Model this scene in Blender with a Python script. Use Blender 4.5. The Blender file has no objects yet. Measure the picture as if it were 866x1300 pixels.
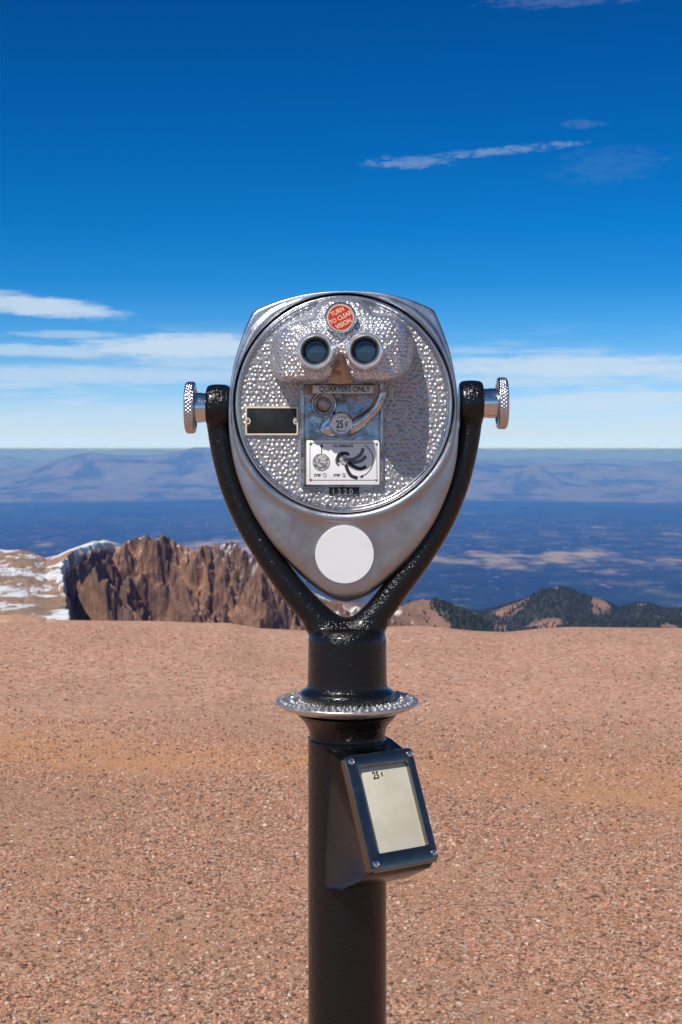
import bpy, bmesh, math, random
import numpy as np
from mathutils import Matrix, Vector

random.seed(7)
rng = np.random.default_rng(7)
sc = bpy.context.scene
COL = sc.collection
F, EYE, DIST = 1900.0, 1.4, 1.9          # focal length (px of the 866 px wide photo), eye height, viewer distance
RX = 0.008                                # pole axis
PI = math.pi

# ------------------------------------------------------------------ materials
class NT:
    """small helper round a node tree"""
    def __init__(s, tree):
        s.t = tree; tree.nodes.clear()
    def n(s, typ, ins=None, **kw):
        nd = s.t.nodes.new(typ)
        for k, v in kw.items(): setattr(nd, k, v)
        for k, v in (ins or {}).items():
            sock = nd.inputs[k]
            if isinstance(v, bpy.types.NodeSocket): s.t.links.new(v, sock)
            else: sock.default_value = v
        return nd
    def m(s, op, a, b=None, c=None, clamp=False):
        nd = s.t.nodes.new('ShaderNodeMath'); nd.operation = op; nd.use_clamp = clamp
        for i, v in enumerate((a, b, c)):
            if v is None: continue
            if isinstance(v, bpy.types.NodeSocket): s.t.links.new(v, nd.inputs[i])
            else: nd.inputs[i].default_value = v
        return nd.outputs[0]
    def step(s, v, lo, hi, a=0.0, b=1.0):
        nd = s.n('ShaderNodeMapRange', {'Value': v, 'From Min': lo, 'From Max': hi, 'To Min': a, 'To Max': b}, interpolation_type='SMOOTHSTEP')
        return nd.outputs[0]
    def mix(s, f, a, b, blend='MIX'):
        nd = s.t.nodes.new('ShaderNodeMix'); nd.data_type = 'RGBA'; nd.blend_type = blend
        for i, v in ((0, f), (6, a), (7, b)):
            if isinstance(v, bpy.types.NodeSocket): s.t.links.new(v, nd.inputs[i])
            elif i == 0: nd.inputs[i].default_value = v
            else: nd.inputs[i].default_value = (*v, 1)
        return nd.outputs[2]
    def ramp(s, f, stops, interp='LINEAR'):
        nd = s.n('ShaderNodeValToRGB', {'Fac': f}); e = nd.color_ramp.elements; nd.color_ramp.interpolation = interp
        while len(e) < len(stops): e.new(0.5)
        for el, (p, c) in zip(e, stops): el.position = p; el.color = (*c, 1)
        return nd.outputs[0]
    def noise(s, vec, scale, detail=4, rough=0.55, dist=0.0):
        return s.n('ShaderNodeTexNoise', {'Vector': vec, 'Scale': scale, 'Detail': detail, 'Roughness': rough, 'Distortion': dist}).outputs[0]

def material(name, color=(.5, .5, .5), metallic=0., rough=.5, coat=0., build=None, **kw):
    m = bpy.data.materials.new(name); m.use_nodes = True
    t = NT(m.node_tree)
    out = t.n('ShaderNodeOutputMaterial')
    b = t.n('ShaderNodeBsdfPrincipled', {'Base Color': (*color, 1), 'Metallic': metallic, 'Roughness': rough, 'Coat Weight': coat})
    for k, v in kw.items(): b.inputs[k.replace('_', ' ')].default_value = v
    t.t.links.new(b.outputs[0], out.inputs[0])
    if build: build(t, b)
    return m

def lk(t, a, b): t.t.links.new(a, b)

def bumped(scale, dist, strength=1.0, detail=3, rvar=None, cvar=None, grime=None):
    def f(t, b):
        co = t.n('ShaderNodeTexCoord').outputs['Object']
        nz = t.noise(co, scale, detail)
        bp = t.n('ShaderNodeBump', {'Height': nz, 'Distance': dist, 'Strength': strength})
        lk(t, bp.outputs[0], b.inputs['Normal'])
        if rvar:
            n2 = t.noise(co, rvar[0], 4, .6)
            lk(t, t.step(n2, .3, .7, rvar[1], rvar[2]), b.inputs['Roughness'])
        if cvar:
            n3 = t.noise(co, cvar[0], 5, .65)
            lk(t, t.mix(t.step(n3, cvar[3], cvar[4]), cvar[1], cvar[2]), b.inputs['Base Color'])
    return f

M = {}
M['black_paint'] = material('black_paint', (.006, .006, .007), 0, .2, .35,
    build=bumped(250, .0034, .62, 2, (60, .15, .26), (35, (.005, .005, .006), (.010, .010, .010), .6, .85)), Specular_IOR_Level=.26, Coat_Roughness=.16)
M['cast_metal'] = material('cast_metal', (.44, .47, .53), 1, .36,
    build=bumped(520, .0005, .55, 2, (30, .3, .5), (16, (.43, .46, .52), (.34, .35, .39), .5, .75)))
M['rim_metal'] = material('rim_metal', (.62, .62, .64), 1, .18, build=bumped(200, .0003, .4, 2, (45, .12, .3)))
M['hammered'] = material('hammered', (.62, .61, .62), .56, .28,
    build=bumped(300, .0003, .35, 2, (60, .25, .38), (40, (.42, .42, .44), (.29, .28, .28), .5, .75)))
M['hood_metal'] = material('hood_metal', (.6, .6, .62), .75, .24, build=bumped(300, .0003, .35, 2, (60, .2, .33), (40, (.66, .66, .68), (.50, .48, .48), .5, .75)))
M['ring_metal'] = material('ring_metal', (.86, .86, .87), .85, .2, build=bumped(220, .00025, .5, 3, (60, .14, .28)))
M['collar_metal'] = material('collar_metal', (.68, .67, .66), .9, .34, build=bumped(260, .0004, .6, 3, (60, .25, .45)))
M['chrome'] = material('chrome', (.72, .73, .75), 1, .09, build=bumped(220, .00025, .5, 3, (60, .05, .2)))
M['coin_chrome'] = material('coin_chrome', (.55, .57, .60), 1, .12, build=bumped(120, .0006, .5, 4, (80, .07, .25), (70, (.6, .62, .66), (.3, .27, .26), .5, .72)))
M['panel_metal'] = material('panel_metal', (.3, .3, .33), 1, .16, build=bumped(34, .003, .8, 4, (80, .1, .35), (38, (.50, .48, .48), (.20, .18, .165), .44, .66)))  # dark mottling in the colour stands in for the hood's reflection and shadow
M['brown_metal'] = material('brown_metal', (.34, .29, .25), .9, .3, build=bumped(330, .0012, .8, 4, (80, .2, .45), (90, (.40, .35, .31), (.22, .18, .15), .45, .65)))
M['strip_metal'] = material('strip_metal', (.6, .58, .57), .6, .4, build=bumped(300, .0002, .3))
M['ink'] = material('ink', (.018, .018, .018), 0, .5)
M['grey_ink'] = material('grey_ink', (.12, .12, .12), 0, .5)
M['faint_ink'] = material('faint_ink', (.565, .53, .39), 0, .6)
M['white_label'] = material('white_label', (.80, .80, .80), 0, .45, build=bumped(60, .0002, .3, 3, None, (25, (.82, .82, .82), (.74, .73, .72), .5, .8)))
M['white_sticker'] = material('white_sticker', (.8, .8, .8), 0, .5, build=bumped(30, .0003, .3, 3, None, (22, (.82, .82, .83), (.77, .77, .77), .5, .8)))
M['red_label'] = material('red_label', (.55, .022, .018), 0, .4, build=bumped(80, .0002, .3))
M['cream_print'] = material('cream_print', (.78, .66, .42), 0, .5)
M['cream_enamel'] = material('cream_enamel', (.72, .62, .44), .2, .4, build=bumped(150, .0003, .5))
M['black_enamel'] = material('black_enamel', (.012, .011, .010), 0, .35, build=bumped(260, .0004, .5, 2, (50, .25, .5), (320, (.010, .010, .010), (.10, .09, .08), .68, .74)))
M['lens_glass'] = material('lens_glass', (.014, .048, .088), 0, .06, .3, Specular_IOR_Level=.6, Coat_Roughness=.02)
M['dark_inside'] = material('dark_inside', (.02, .02, .022), .3, .4)
def paper(t, b):
    co = t.n('ShaderNodeTexCoord').outputs['Object']
    n1 = t.noise(co, 28, 5, .6)
    st = t.n('ShaderNodeMapping', {'Vector': co, 'Scale': (14, 14, 120)}).outputs[0]
    n2 = t.noise(st, 1.0, 3, .5)
    c = t.mix(t.step(n1, .35, .7), (.64, .60, .48), (.58, .535, .40))
    c = t.mix(t.m('MULTIPLY', t.step(n2, .5, .66), .18), c, (.40, .39, .32))
    lk(t, c, b.inputs['Base Color'])
M['paper'] = material('paper', (.6, .58, .45), 0, .55, .35, build=paper, Coat_Roughness=.08)
M['coin_print'] = material('coin_print', (.3, .3, .3), 0, .5, build=bumped(400, .0001, .2, 3, None, (260, (.55, .55, .55), (.10, .10, .10), .40, .62)))

# ------------------------------------------------------------------ mesh helpers
def P(px, py, d=0.0):
    """pixel of the photo + depth in front of the pole axis -> metres in the viewer's own frame (x right, y away, z up)"""
    k = (DIST - d) / F
    return Vector(((px - 433) * k - RX, -d, EYE + (570 - py) * k))

class MB:
    def __init__(s): s.v, s.f = [], []
    def add(s, vs, fs, mat=None):
        o = len(s.v)
        for p in vs:
            p = Vector(p); s.v.append(tuple(mat @ p) if mat else tuple(p))
        s.f += [tuple(i + o for i in q) for q in fs]
        return s
    def loft(s, rings, cap0=True, cap1=True, closed=True, mat=None):
        n = len(rings[0]); vs = [p for r in rings for p in r]; fs = []
        for i in range(len(rings) - 1):
            for j in range(n if closed else n - 1):
                k = (j + 1) % n
                fs.append((i * n + j, i * n + k, (i + 1) * n + k, (i + 1) * n + j))
        if cap0: fs.append(tuple(reversed(range(n))))
        if cap1: fs.append(tuple(range((len(rings) - 1) * n, len(rings) * n)))
        return s.add(vs, fs, mat)
    def lathe(s, prof, seg=64, axis='Z', c=(0, 0, 0), cap0=True, cap1=True, mat=None):
        """prof: (radius, along axis); axis 'F' runs towards the camera (-y)"""
        c = Vector(c); rings = []
        for r, h in prof:
            ring = []
            for j in range(seg):
                a = 2 * PI * j / seg; u, w = r * math.cos(a), r * math.sin(a)
                ring.append(c + (Vector((u, w, h)) if axis == 'Z' else Vector((u, -h, w)) if axis == 'F' else Vector((h, u, w))))
            rings.append(ring)
        return s.loft(rings, cap0, cap1, mat=mat)
    def tube(s, pts, radii, seg=20, flat=1.0, cap=True):
        pts = [Vector(p) for p in pts]; rings = []
        up = Vector((0, 1, 0))
        for i, p in enumerate(pts):
            t = (pts[min(i + 1, len(pts) - 1)] - pts[max(i - 1, 0)]).normalized()
            a = (up - t * up.dot(t)).normalized(); b = t.cross(a)
            r = radii[i] if hasattr(radii, '__len__') else radii
            rings.append([p + a * (r * flat * math.cos(2 * PI * j / seg)) + b * (r * math.sin(2 * PI * j / seg)) for j in range(seg)])
        return s.loft(rings, cap, cap)
    def build(s, name, mat, parent=None, smooth=35, fix=True):
        me = bpy.data.meshes.new(name); me.from_pydata(s.v, [], s.f); me.validate()
        if fix:
            bm = bmesh.new(); bm.from_mesh(me); bmesh.ops.remove_doubles(bm, verts=bm.verts, dist=1e-6)
            bmesh.ops.recalc_face_normals(bm, faces=bm.faces); bm.to_mesh(me); bm.free()
        return finish(me, name, mat, parent, smooth)

def finish(me, name, mat, parent=None, smooth=35):
    if smooth is not None:
        me.polygons.foreach_set('use_smooth', [True] * len(me.polygons))
        me.set_sharp_from_angle(angle=math.radians(smooth))
    o = bpy.data.objects.new(name, me); COL.objects.link(o)
    me.materials.append(mat)
    if parent: o.parent = parent
    return o

def tag(o, label=None, cat=None, group=None, kind=None):
    for k, v in (('label', label), ('category', cat), ('group', group), ('kind', kind)):
        if v: o[k] = v
    return o

def catmull(pts, n=8, closed=False):
    pts = [np.array(p, float) for p in pts]; out = []; N = len(pts)
    for i in range(N if closed else N - 1):
        g = (lambda k: pts[k % N]) if closed else (lambda k: pts[min(max(k, 0), N - 1)])
        p0, p1, p2, p3 = g(i - 1), g(i), g(i + 1), g(i + 2)
        for k in range(n):
            t = k / n
            out.append(.5 * ((2 * p1) + (-p0 + p2) * t + (2 * p0 - 5 * p1 + 4 * p2 - p3) * t * t + (-p0 + 3 * p1 - 3 * p2 + p3) * t ** 3))
    if not closed: out.append(pts[-1])
    return out

def rrect(x0, x1, z0, z1, r, n=5):
    pts = []
    for cx, cz, a0 in ((x1 - r, z1 - r, 0), (x0 + r, z1 - r, 90), (x0 + r, z0 + r, 180), (x1 - r, z0 + r, 270)):
        for k in range(n + 1):
            a = math.radians(a0 + 90 * k / n); pts.append((cx + r * math.cos(a), cz + r * math.sin(a)))
    return pts

def slab(mb, x0, x1, z0, z1, d0, d1, r=.002, bev=.001, mat=None):
    """rounded-rectangle plate facing the camera, from depth d0 (back) to d1 (front), bevelled"""
    rings = []
    for ins, d in ((0, d0), (0, d1 - bev), (bev * .3, d1 - bev * .3), (bev, d1)):
        rings.append([Vector((x, -d, z)) for x, z in rrect(x0 + ins, x1 - ins, z0 + ins, z1 - ins, max(r - ins, 1e-4))])
    return mb.loft(rings, mat=mat)

def frame(mb, outer, inner, d0, d1, bev, r0=.003, r1=.002, mat=None):
    X0, X1, Z0, Z1 = outer; x0, x1, z0, z1 = inner; rings = []
    for q in ((0, d0), (0, d1 - bev), (bev * .3, d1 - bev * .3), (bev, d1)):
        i, d = q; rings.append([Vector((x, -d, z)) for x, z in rrect(X0 + i, X1 - i, Z0 + i, Z1 - i, max(r0 - i, 1e-4))])
    for q in ((bev, d1), (bev * .3, d1 - bev * .3), (0, d1 - bev), (0, d0)):
        i, d = q; rings.append([Vector((x, -d, z)) for x, z in rrect(x0 - i, x1 + i, z0 - i, z1 + i, r1 + i)])
    rings.append(rings[0])
    return mb.loft(rings, False, False, mat=mat)

def prism(mb, pts, d0, d1, mat=None):
    return mb.loft([[Vector((x, -d, z)) for x, z in pts] for d in (d0, d1)], mat=mat)

def stroke(mb, pts, w, d0, d1, mat=None):
    pts = [np.array(p, float) for p in pts]; L, R = [], []
    for i, p in enumerate(pts):
        t = pts[min(i + 1, len(pts) - 1)] - pts[max(i - 1, 0)]; t = t / (np.hypot(*t) + 1e-12)
        ww = w[i] if hasattr(w, '__len__') else w
        nrm = np.array((-t[1], t[0])) * ww / 2; L.append(p + nrm); R.append(p - nrm)
    return prism(mb, [tuple(p) for p in L + R[::-1]], d0, d1, mat)

def text_into(mb, s, size, cx, cz, d, rot=0., sx=1., bold=0., thick=.0003, mat=None):
    cu = bpy.data.curves.new('lettering', 'FONT'); cu.body = s; cu.size = size; cu.align_x = 'CENTER'; cu.align_y = 'CENTER'
    cu.offset = bold; cu.extrude = thick / 2; cu.resolution_u = 3
    o = bpy.data.objects.new('lettering', cu); COL.objects.link(o)
    me = bpy.data.meshes.new_from_object(o.evaluated_get(bpy.context.evaluated_depsgraph_get()))
    c, sn = math.cos(rot), math.sin(rot)
    ys = [v.co.y for v in me.vertices]; mid = (min(ys) + max(ys)) / 2
    vs = []
    for v in me.vertices:
        x, y = v.co.x * sx, v.co.y - mid
        vs.append(Vector((cx + x * c - y * sn, -(d + v.co.z), cz + x * sn + y * c)))
    mb.add(vs, [tuple(p.vertices) for p in me.polygons], mat)
    bpy.data.objects.remove(o); bpy.data.meshes.remove(me); bpy.data.curves.remove(cu)

def star_radius(outline, c, n):
    """radius of a closed outline round c at n even angles"""
    o = np.array(outline) - np.array(c); res = []
    A, B = o, np.roll(o, -1, 0); E = B - A
    for k in range(n):
        a = 2 * PI * k / n; dx, dz = math.cos(a), math.sin(a)
        den = dx * E[:, 1] - dz * E[:, 0]; den = np.where(abs(den) < 1e-12, 1e-12, den)
        t = (A[:, 0] * E[:, 1] - A[:, 1] * E[:, 0]) / den
        u = (A[:, 0] * dz - A[:, 1] * dx) / den
        ok = (u >= -1e-9) & (u <= 1 + 1e-9) & (t > 0)
        res.append(t[ok].max() if ok.any() else res[-1])
    return np.array(res)

# ------------------------------------------------------------------ numpy noise
_perm = np.random.default_rng(3).permutation(512)
_perm = np.concatenate([_perm, _perm, _perm])
_ang = np.random.default_rng(4).random(512) * 2 * PI
_gx, _gy = np.cos(_ang), np.sin(_ang)
def perlin(x, y):
    xi, yi = np.floor(x).astype(int), np.floor(y).astype(int); xf, yf = x - xi, y - yi
    u, v = xf ** 3 * (xf * (xf * 6 - 15) + 10), yf ** 3 * (yf * (yf * 6 - 15) + 10)
    def g(a, b):
        h = _perm[(_perm[(xi + a) & 511] + yi + b) & 511]; return _gx[h] * (xf - a) + _gy[h] * (yf - b)
    n0 = g(0, 0) * (1 - u) + g(1, 0) * u; n1 = g(0, 1) * (1 - u) + g(1, 1) * u
    return (n0 * (1 - v) + n1 * v) * 1.41
def fbm(x, y, o=5, g=.5):
    s, a, t = 0, 1, 0
    for k in range(o): s = s + a * perlin(x * 2 ** k + 17.3 * k, y * 2 ** k + 9.1 * k); t += a; a *= g
    return s / t
def ridged(x, y, o=5, g=.5):
    s, a, t = 0, 1, 0
    for k in range(o): s = s + a * (1 - 2 * abs(perlin(x * 2 ** k + 5.7 * k, y * 2 ** k + 31.9 * k))); t += a; a *= g
    return s / t
def sstep(x, a, b):
    t = np.clip((x - a) / (b - a), 0, 1); return t * t * (3 - 2 * t)

def hammer(x, z, spacing, seed, jit=.22):
    """height 0..1 of a field of round-topped knobs on a jittered hex grid (metres)"""
    r = np.random.default_rng(seed); s = spacing; rows = []
    x0, x1, z0, z1 = x.min() - s, x.max() + s, z.min() - s, z.max() + s
    for j, zz in enumerate(np.arange(z0, z1, s * .866)):
        xs = np.arange(x0, x1, s) + (s / 2 if j % 2 else 0)
        rows.append(np.stack([xs, np.full_like(xs, zz)], 1))
    c = np.concatenate(rows); c = c + r.normal(0, jit * s * .5, c.shape)
    sz = r.uniform(.74, 1.1, len(c)); am = r.uniform(.6, 1.12, len(c))
    out = np.zeros(x.size); xf, zf = x.ravel(), z.ravel()
    for i in range(0, xf.size, 4000):
        d2 = ((xf[i:i + 4000, None] - c[None, :, 0]) ** 2 + (zf[i:i + 4000, None] - c[None, :, 1]) ** 2) / (sz[None] * s * .52) ** 2
        out[i:i + 4000] = (np.clip(1 - d2, 0, 1) * am[None]).max(1)
    return out.reshape(x.shape)

def grid_mesh(name, X, Y, Z, mat, parent=None, color=None, closed=False, smooth=None, kind=None):
    r, c = X.shape
    v = np.stack([X, Y, Z], -1).reshape(-1, 3)
    I = np.arange(r * c).reshape(r, c)
    if closed: I = np.concatenate([I, I[:, :1]], 1)
    f = np.stack([I[:-1, :-1], I[:-1, 1:], I[1:, 1:], I[1:, :-1]], -1).reshape(-1, 4)
    o = fast_mesh(name, v, f, mat, parent, True)
    if color is not None:
        at = o.data.color_attributes.new('tone', 'FLOAT_COLOR', 'POINT')
        at.data.foreach_set('color', np.concatenate([color.reshape(-1, 3), np.ones((r * c, 1))], 1).ravel().astype('f'))
    if kind: o['kind'] = kind
    return o

def fast_mesh(name, v, f, mat, parent=None, smooth=True):
    me = bpy.data.meshes.new(name); k = f.shape[1]
    me.vertices.add(len(v)); me.vertices.foreach_set('co', np.ascontiguousarray(v, 'f').ravel())
    me.loops.add(f.size); me.loops.foreach_set('vertex_index', np.ascontiguousarray(f, 'i').ravel())
    me.polygons.add(len(f)); me.polygons.foreach_set('loop_start', np.arange(0, f.size, k, dtype='i'))
    me.polygons.foreach_set('use_smooth', np.full(len(f), smooth))
    me.update(calc_edges=True); me.materials.append(mat)
    o = bpy.data.objects.new(name, me); COL.objects.link(o)
    if parent: o.parent = parent
    return o

# ================================================================== THE COIN VIEWER
root = bpy.data.objects.new('coin_viewer', None); COL.objects.link(root)
root.location = (RX, DIST, 0)
tag(root, 'silver and black coin operated binocular viewer on a black post, white dot on its chin', 'binocular viewer')

zc = lambda py: EYE + (570 - py) / 1000.0      # height of something on the pole axis

# ---- post with flared neck, and its foot
mb = MB()
mb.lathe([(.0, .0), (.15, .0), (.15, .018), (.143, .024), (.075, .03), (.062, .05), (.052, .075), (.0497, .1), (.0497, zc(938)),
          (.0485, zc(936.5)), (.0478, zc(935)), (.0482, zc(930)), (.0505, zc(922)), (.055, zc(915)), (.061, zc(909)), (.064, zc(905)), (.03, zc(903))], 72)
mb.build('post', M['black_paint'], root)
# ---- collar
rc, na, nr = .0905, 420, 26
A = np.linspace(0, 2 * PI, na, endpoint=False)
tri = lambda x: 2 * abs(x - np.floor(x + .5))
prof = [(.052, zc(902)), (.064, zc(902)), (.074, zc(900)), (.084, zc(896)), (.0895, zc(892.5)), (.0908, zc(890.5)), (.0900, zc(888.6))]
rad = np.concatenate([[p[0] for p in prof], np.linspace(.0885, .058, nr)])
hgt = np.concatenate([[p[1] for p in prof], np.full(nr, zc(889.6))])
AA, RR = np.meshgrid(A, rad); HH = np.meshgrid(A, hgt)[1]
k = len(prof)
bump = tri(AA / (2 * PI) * 52 + np.round((RR - .058) / .0062 * .5) * .5) * (1 - tri((RR - .058) / .0125)) ** .7
HH[k:] += (.0052 * np.clip(bump, 0, .8) * (1 + .35 * perlin(AA[k - k:] * 20, RR * 400)))[k:]
grid_mesh('collar', RR * np.cos(AA), RR * np.sin(AA), HH, M['collar_metal'], root, closed=True)

# ---- yoke: two arms and stem grown into one casting
mb = MB()
ua = catmull([(277, 499, 15), (277, 516, 15.5), (277.5, 540, 14.8), (283, 575, 14.6), (295, 620, 14.8), (315, 665, 15.2), (344, 711, 16), (372, 749, 17), (393, 773, 18), (414, 793, 19.5), (428, 802, 21), (440, 805, 21.5), (452, 802, 21), (465, 793, 19.5),
               (484, 772, 18), (503, 747, 17), (531, 710, 16), (560, 664, 15.2), (580, 618, 14.6), (592, 573, 14.2), (597.5, 537, 14.6), (598, 511, 15.5), (598, 494, 15)], 8)
mb.tube([P(p[0], p[1]) for p in ua], [p[2] / 1000 for p in ua], 28)
mb.tube([P(p[0], p[1]) for p in catmull([(396, 782), (416, 800), (440, 810), (462, 800), (483, 781)], 6)], [.016 + .009 * math.sin(PI * k_ / 24) for k_ in range(25)], 28)
rem = []
rem.append(mb)
for px, py in ((277.5, 502), (598, 497)):       # rounded lug at the top of each arm, drilled for the pivot
    c = P(px, py + 14)
    mb.lathe([(.0, -.0155), (.024, -.0155), (.0275, -.012), (.0285, 0), (.0275, .012), (.024, .0155), (.0, .0155)], 40, 'X', c)
mb.lathe([(0, zc(891)), (.060, zc(891)), (.0605, zc(887)), (.0605, zc(879)), (.0585, zc(876)), (.0515, zc(874)), (.0505, zc(868)), (.0499, zc(838)), (.0497, zc(812)), (.0475, zc(804)), (.041, zc(798)), (0, zc(796))], 64)
me = bpy.data.meshes.new('yoke'); me.from_pydata(mb.v, [], mb.f)
bm = bmesh.new(); bm.from_mesh(me); bmesh.ops.recalc_face_normals(bm, faces=bm.faces); bm.to_mesh(me); bm.free()
tmp = bpy.data.objects.new('yoke', me); COL.objects.link(tmp)
md = tmp.modifiers.new('r', 'REMESH'); md.mode = 'VOXEL'; md.voxel_size = .0016
ms = tmp.modifiers.new('s', 'SMOOTH'); ms.factor = .5; ms.iterations = 22
yme = bpy.data.meshes.new_from_object(tmp.evaluated_get(bpy.context.evaluated_depsgraph_get()))
bpy.data.objects.remove(tmp)
finish(yme, 'yoke', M['black_paint'], root, None).data.polygons.foreach_set('use_smooth', [True] * len(yme.polygons))
yme.name = 'yoke'

# ---- pivot knobs
def knob(px_in, px_out, py, sgn, shaft_in):
    c = P(0, py); c.x = 0
    xi, xo = P(px_in, py).x, P(px_out, py).x
    A = np.linspace(0, 2 * PI, 300, endpoint=False)
    hs = np.linspace(0, 1, 16)
    R = .0325; rows = [(.004, xi), (.0285, xi), (.0305, xi + (xo - xi) * .06)]
    rad = [np.full(300, .0005), np.full(300, .0180), np.full(300, .026), np.full(300, .0268), np.full(300, .0305)]
    xs = [xi + (xo - xi) * .22, xi + (xo - xi) * .22, xi + (xo - xi) * .2, xi, xi]
    for h in hs:
        kn = tri(A / (2 * PI) * 44 + h * 2.0) * tri(A / (2 * PI) * 44 - h * 2.0)
        dome = 1 - .03 * (2 * h - 1) ** 8
        rad.append(R * dome + .0018 * (kn - .35) * min(1, 6 * h, 6 * (1 - h))); xs.append(xi + (xo - xi) * (.04 + .9 * h))
    for r_, x_ in ((.0302, 1.0), (.026, 1.02), (.014, 1.03), (.0005, 1.03)):
        rad.append(np.full(300, r_)); xs.append(xi + (xo - xi) * x_)
    Rg = np.array(rad); Xg = np.repeat(np.array(xs)[:, None], 300, 1)
    AA = np.meshgrid(A, np.arange(len(xs)))[0]
    o = grid_mesh('knob', Xg, Rg * np.cos(AA), c.z + Rg * np.sin(AA), M['rim_metal'], root, closed=True)
    o.data.set_sharp_from_angle(angle=math.radians(50))
    s = MB(); xa = P(shaft_in, py).x; xm = xi + (xo - xi) * .25
    s.lathe([(.0, xa), (.0185, xa), (.0185, xm * .55 + xa * .45), (.0190, xm * .5 + xa * .5), (.0190, xm), (0, xm)], 48, 'X', c)
    s.build('shaft', M['chrome'], o)
knob(248.5, 236.0, 517.5, -1, 268)
knob(631.0, 643.5, 512, 1, 606)

# ---- head housing
NA = 720
cx, cz = 436.5, 513.
half = [(436, 371), (462, 371.7), (490, 374.5), (516, 380.5), (536, 388.0), (546.5, 392.5), (551.5, 397), (556, 407), (563, 425), (570.5, 448), (577, 480), (580.5, 512), (581.2, 545), (579, 580),
        (571.5, 615), (558, 650), (541, 681), (520, 709), (497, 733), (477, 750), (462, 759.5), (450, 764), (439, 765.3)]
left = [(428, 763.5), (415, 757.5), (398, 745.5), (377, 727), (353, 700), (332, 670), (315, 638), (301.5, 602), (294, 566), (291.3, 535), (292.3, 500), (297.5, 465), (305, 438), (313.5, 414), (320, 400), (324, 395.2), (330, 392.0),
        (352, 384), (380, 376.8), (408, 372.4)]
outl = catmull(half + left, 6, True)
Ro = star_radius([(p[0], -p[1]) for p in outl], (cx, -cz), NA)
ang = np.array([2 * PI * k_ / NA for k_ in range(NA)])
DF = .062
def ring(R, d):
    out = []
    for a, r, dd in zip(ang, R, d if hasattr(d, '__len__') else [d] * NA):
        kk = (DIST - dd) / F
        # outline is read off where the side wall begins; keep sizes metric after that
        k0 = (DIST - .045) / F
        x = (cx - 433) * k0 + r * math.cos(a) * k0 - RX; z = EYE + (570 - cz) * k0 + r * math.sin(a) * k0
        out.append(Vector((x, -dd, z)))
    return out
w = Ro - 140.0
lip = np.minimum(9, w * .5)
bev = np.clip(w * .24, 1.6, 20)
rings = [ring(np.full(NA, 138.9), .050), ring(np.full(NA, 139.0), .0605), ring(139.3 + lip * .08, .0622), ring(139.6 + lip * .25, .0634), ring(140 + lip * .55, .0634), ring(140 + lip * .85, .0625), ring(140 + lip * 1.0, .0612)]
dl = .0605 - .00009 * np.maximum(w - 9, 0)
for t_ in (.0, .25, .5, .75, 1.0):
    base = 140 + lip * 1.12; end = np.maximum(Ro - bev, base)
    rings.append(ring(base + (end - base) * t_, .0605 - .00009 * np.maximum((end - base) * t_, 0) - .00000035 * np.maximum((end - base) * t_, 0) ** 2))
de = .0605 - .00009 * np.maximum(end - base, 0) - .00000035 * np.maximum(end - base, 0) ** 2
for q in (20, 40, 60, 80, 90):
    s_, c_ = math.sin(math.radians(q)), 1 - math.cos(math.radians(q))
    rings.append(ring(end + (Ro - end) * s_, de - bev / 1000 * 1.0 * c_))
rings += [ring(Ro * .999, .02), ring(Ro * .985, -.04), ring(Ro * .95, -.10), ring(Ro * .90, -.135), ring(Ro * .80, -.15)]
mb = MB(); mb.loft(rings, False, True)
housing = mb.build('housing', M['cast_metal'], root, 40)
# objective barrels at the back
for sx in (-1, 1):
    mb = MB(); c = P(432 + sx * 33, 452, 0); c.y = 0
    mb.lathe([(.0, -.17), (.024, -.17), (.024, -.172), (.027, -.172), (.028, -.17), (.028, -.145), (.026, -.142), (0, -.142)], 40, 'F', c)
    mb.build('objective_barrel', M['rim_metal'], root)
# white sticker on the chin
mb = MB(); c = P(437.5, 704, .058); c.y = 0
kk = (DIST - .058) / F
# chin slopes: lay the disc along it
t0 = (704 - cz - 149); dmid = .0605 - .00009 * (t0) - .00000035 * t0 ** 2
slope = (.00009 + .0000007 * t0) / kk
mt = Matrix.Translation((c.x, -dmid, c.z)) @ Matrix.Rotation(math.atan(slope), 4, 'X')
mb.lathe([(0, -.0012), (.0358, -.0012), (.0362, .0012), (.0358, .0016), (0, .0016)], 96, 'F', (0, 0, 0), mat=mt)
mb.build('sticker', M['white_sticker'], housing, 30)

# ---- hammered face plate
DP = .056
kp = (DIST - DP) / F
c0 = P(cx, cz, DP)
n = 360
gx = np.linspace(-.134, .134, n)
GX, GZ = np.meshgrid(gx, gx)
RRr = np.hypot(GX, GZ)
H = hammer(GX, GZ, .0061, 11, .32)
# the casting is plain where the coin panel and plates sit
def inrect(px0, px1, py0, py1):
    a, b = P(px0, py1, DP) - c0, P(px1, py0, DP) - c0
    return (GX > a.x) & (GX < b.x) & (GZ > a.z) & (GZ < b.z)
H[inrect(379, 489, 484, 621)] *= 0.05
H[inrect(412, 462, 615, 630)] *= 0.1
DY = DP + .0017 * H + .0006 * fbm(GX * 30, GZ * 30, 2)
S = np.minimum(1, .1325 / np.maximum(RRr, 1e-9))
face = grid_mesh('face_plate', c0.x + GX * S, -DY, c0.z + GZ * S, M['hammered'], root)
mb = MB()
Rp = lambda q: q * kp
mb.lathe([(Rp(129), DP - .004), (Rp(129.6), DP + .0012), (Rp(130.6), DP + .0022), (Rp(131.6), DP + .0012), (Rp(132.2), DP + .0010), (Rp(133), DP + .0040), (Rp(134.5), DP + .0056), (Rp(136.2), DP + .0056), (Rp(137.6), DP + .0044), (Rp(138.2), DP + .0015), (Rp(138.2), DP - .008), (Rp(129), DP - .008)], 240, 'F', (c0.x, 0, c0.z), False, False)
mb.build('bezel', M['rim_metal'], face, 60)

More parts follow.
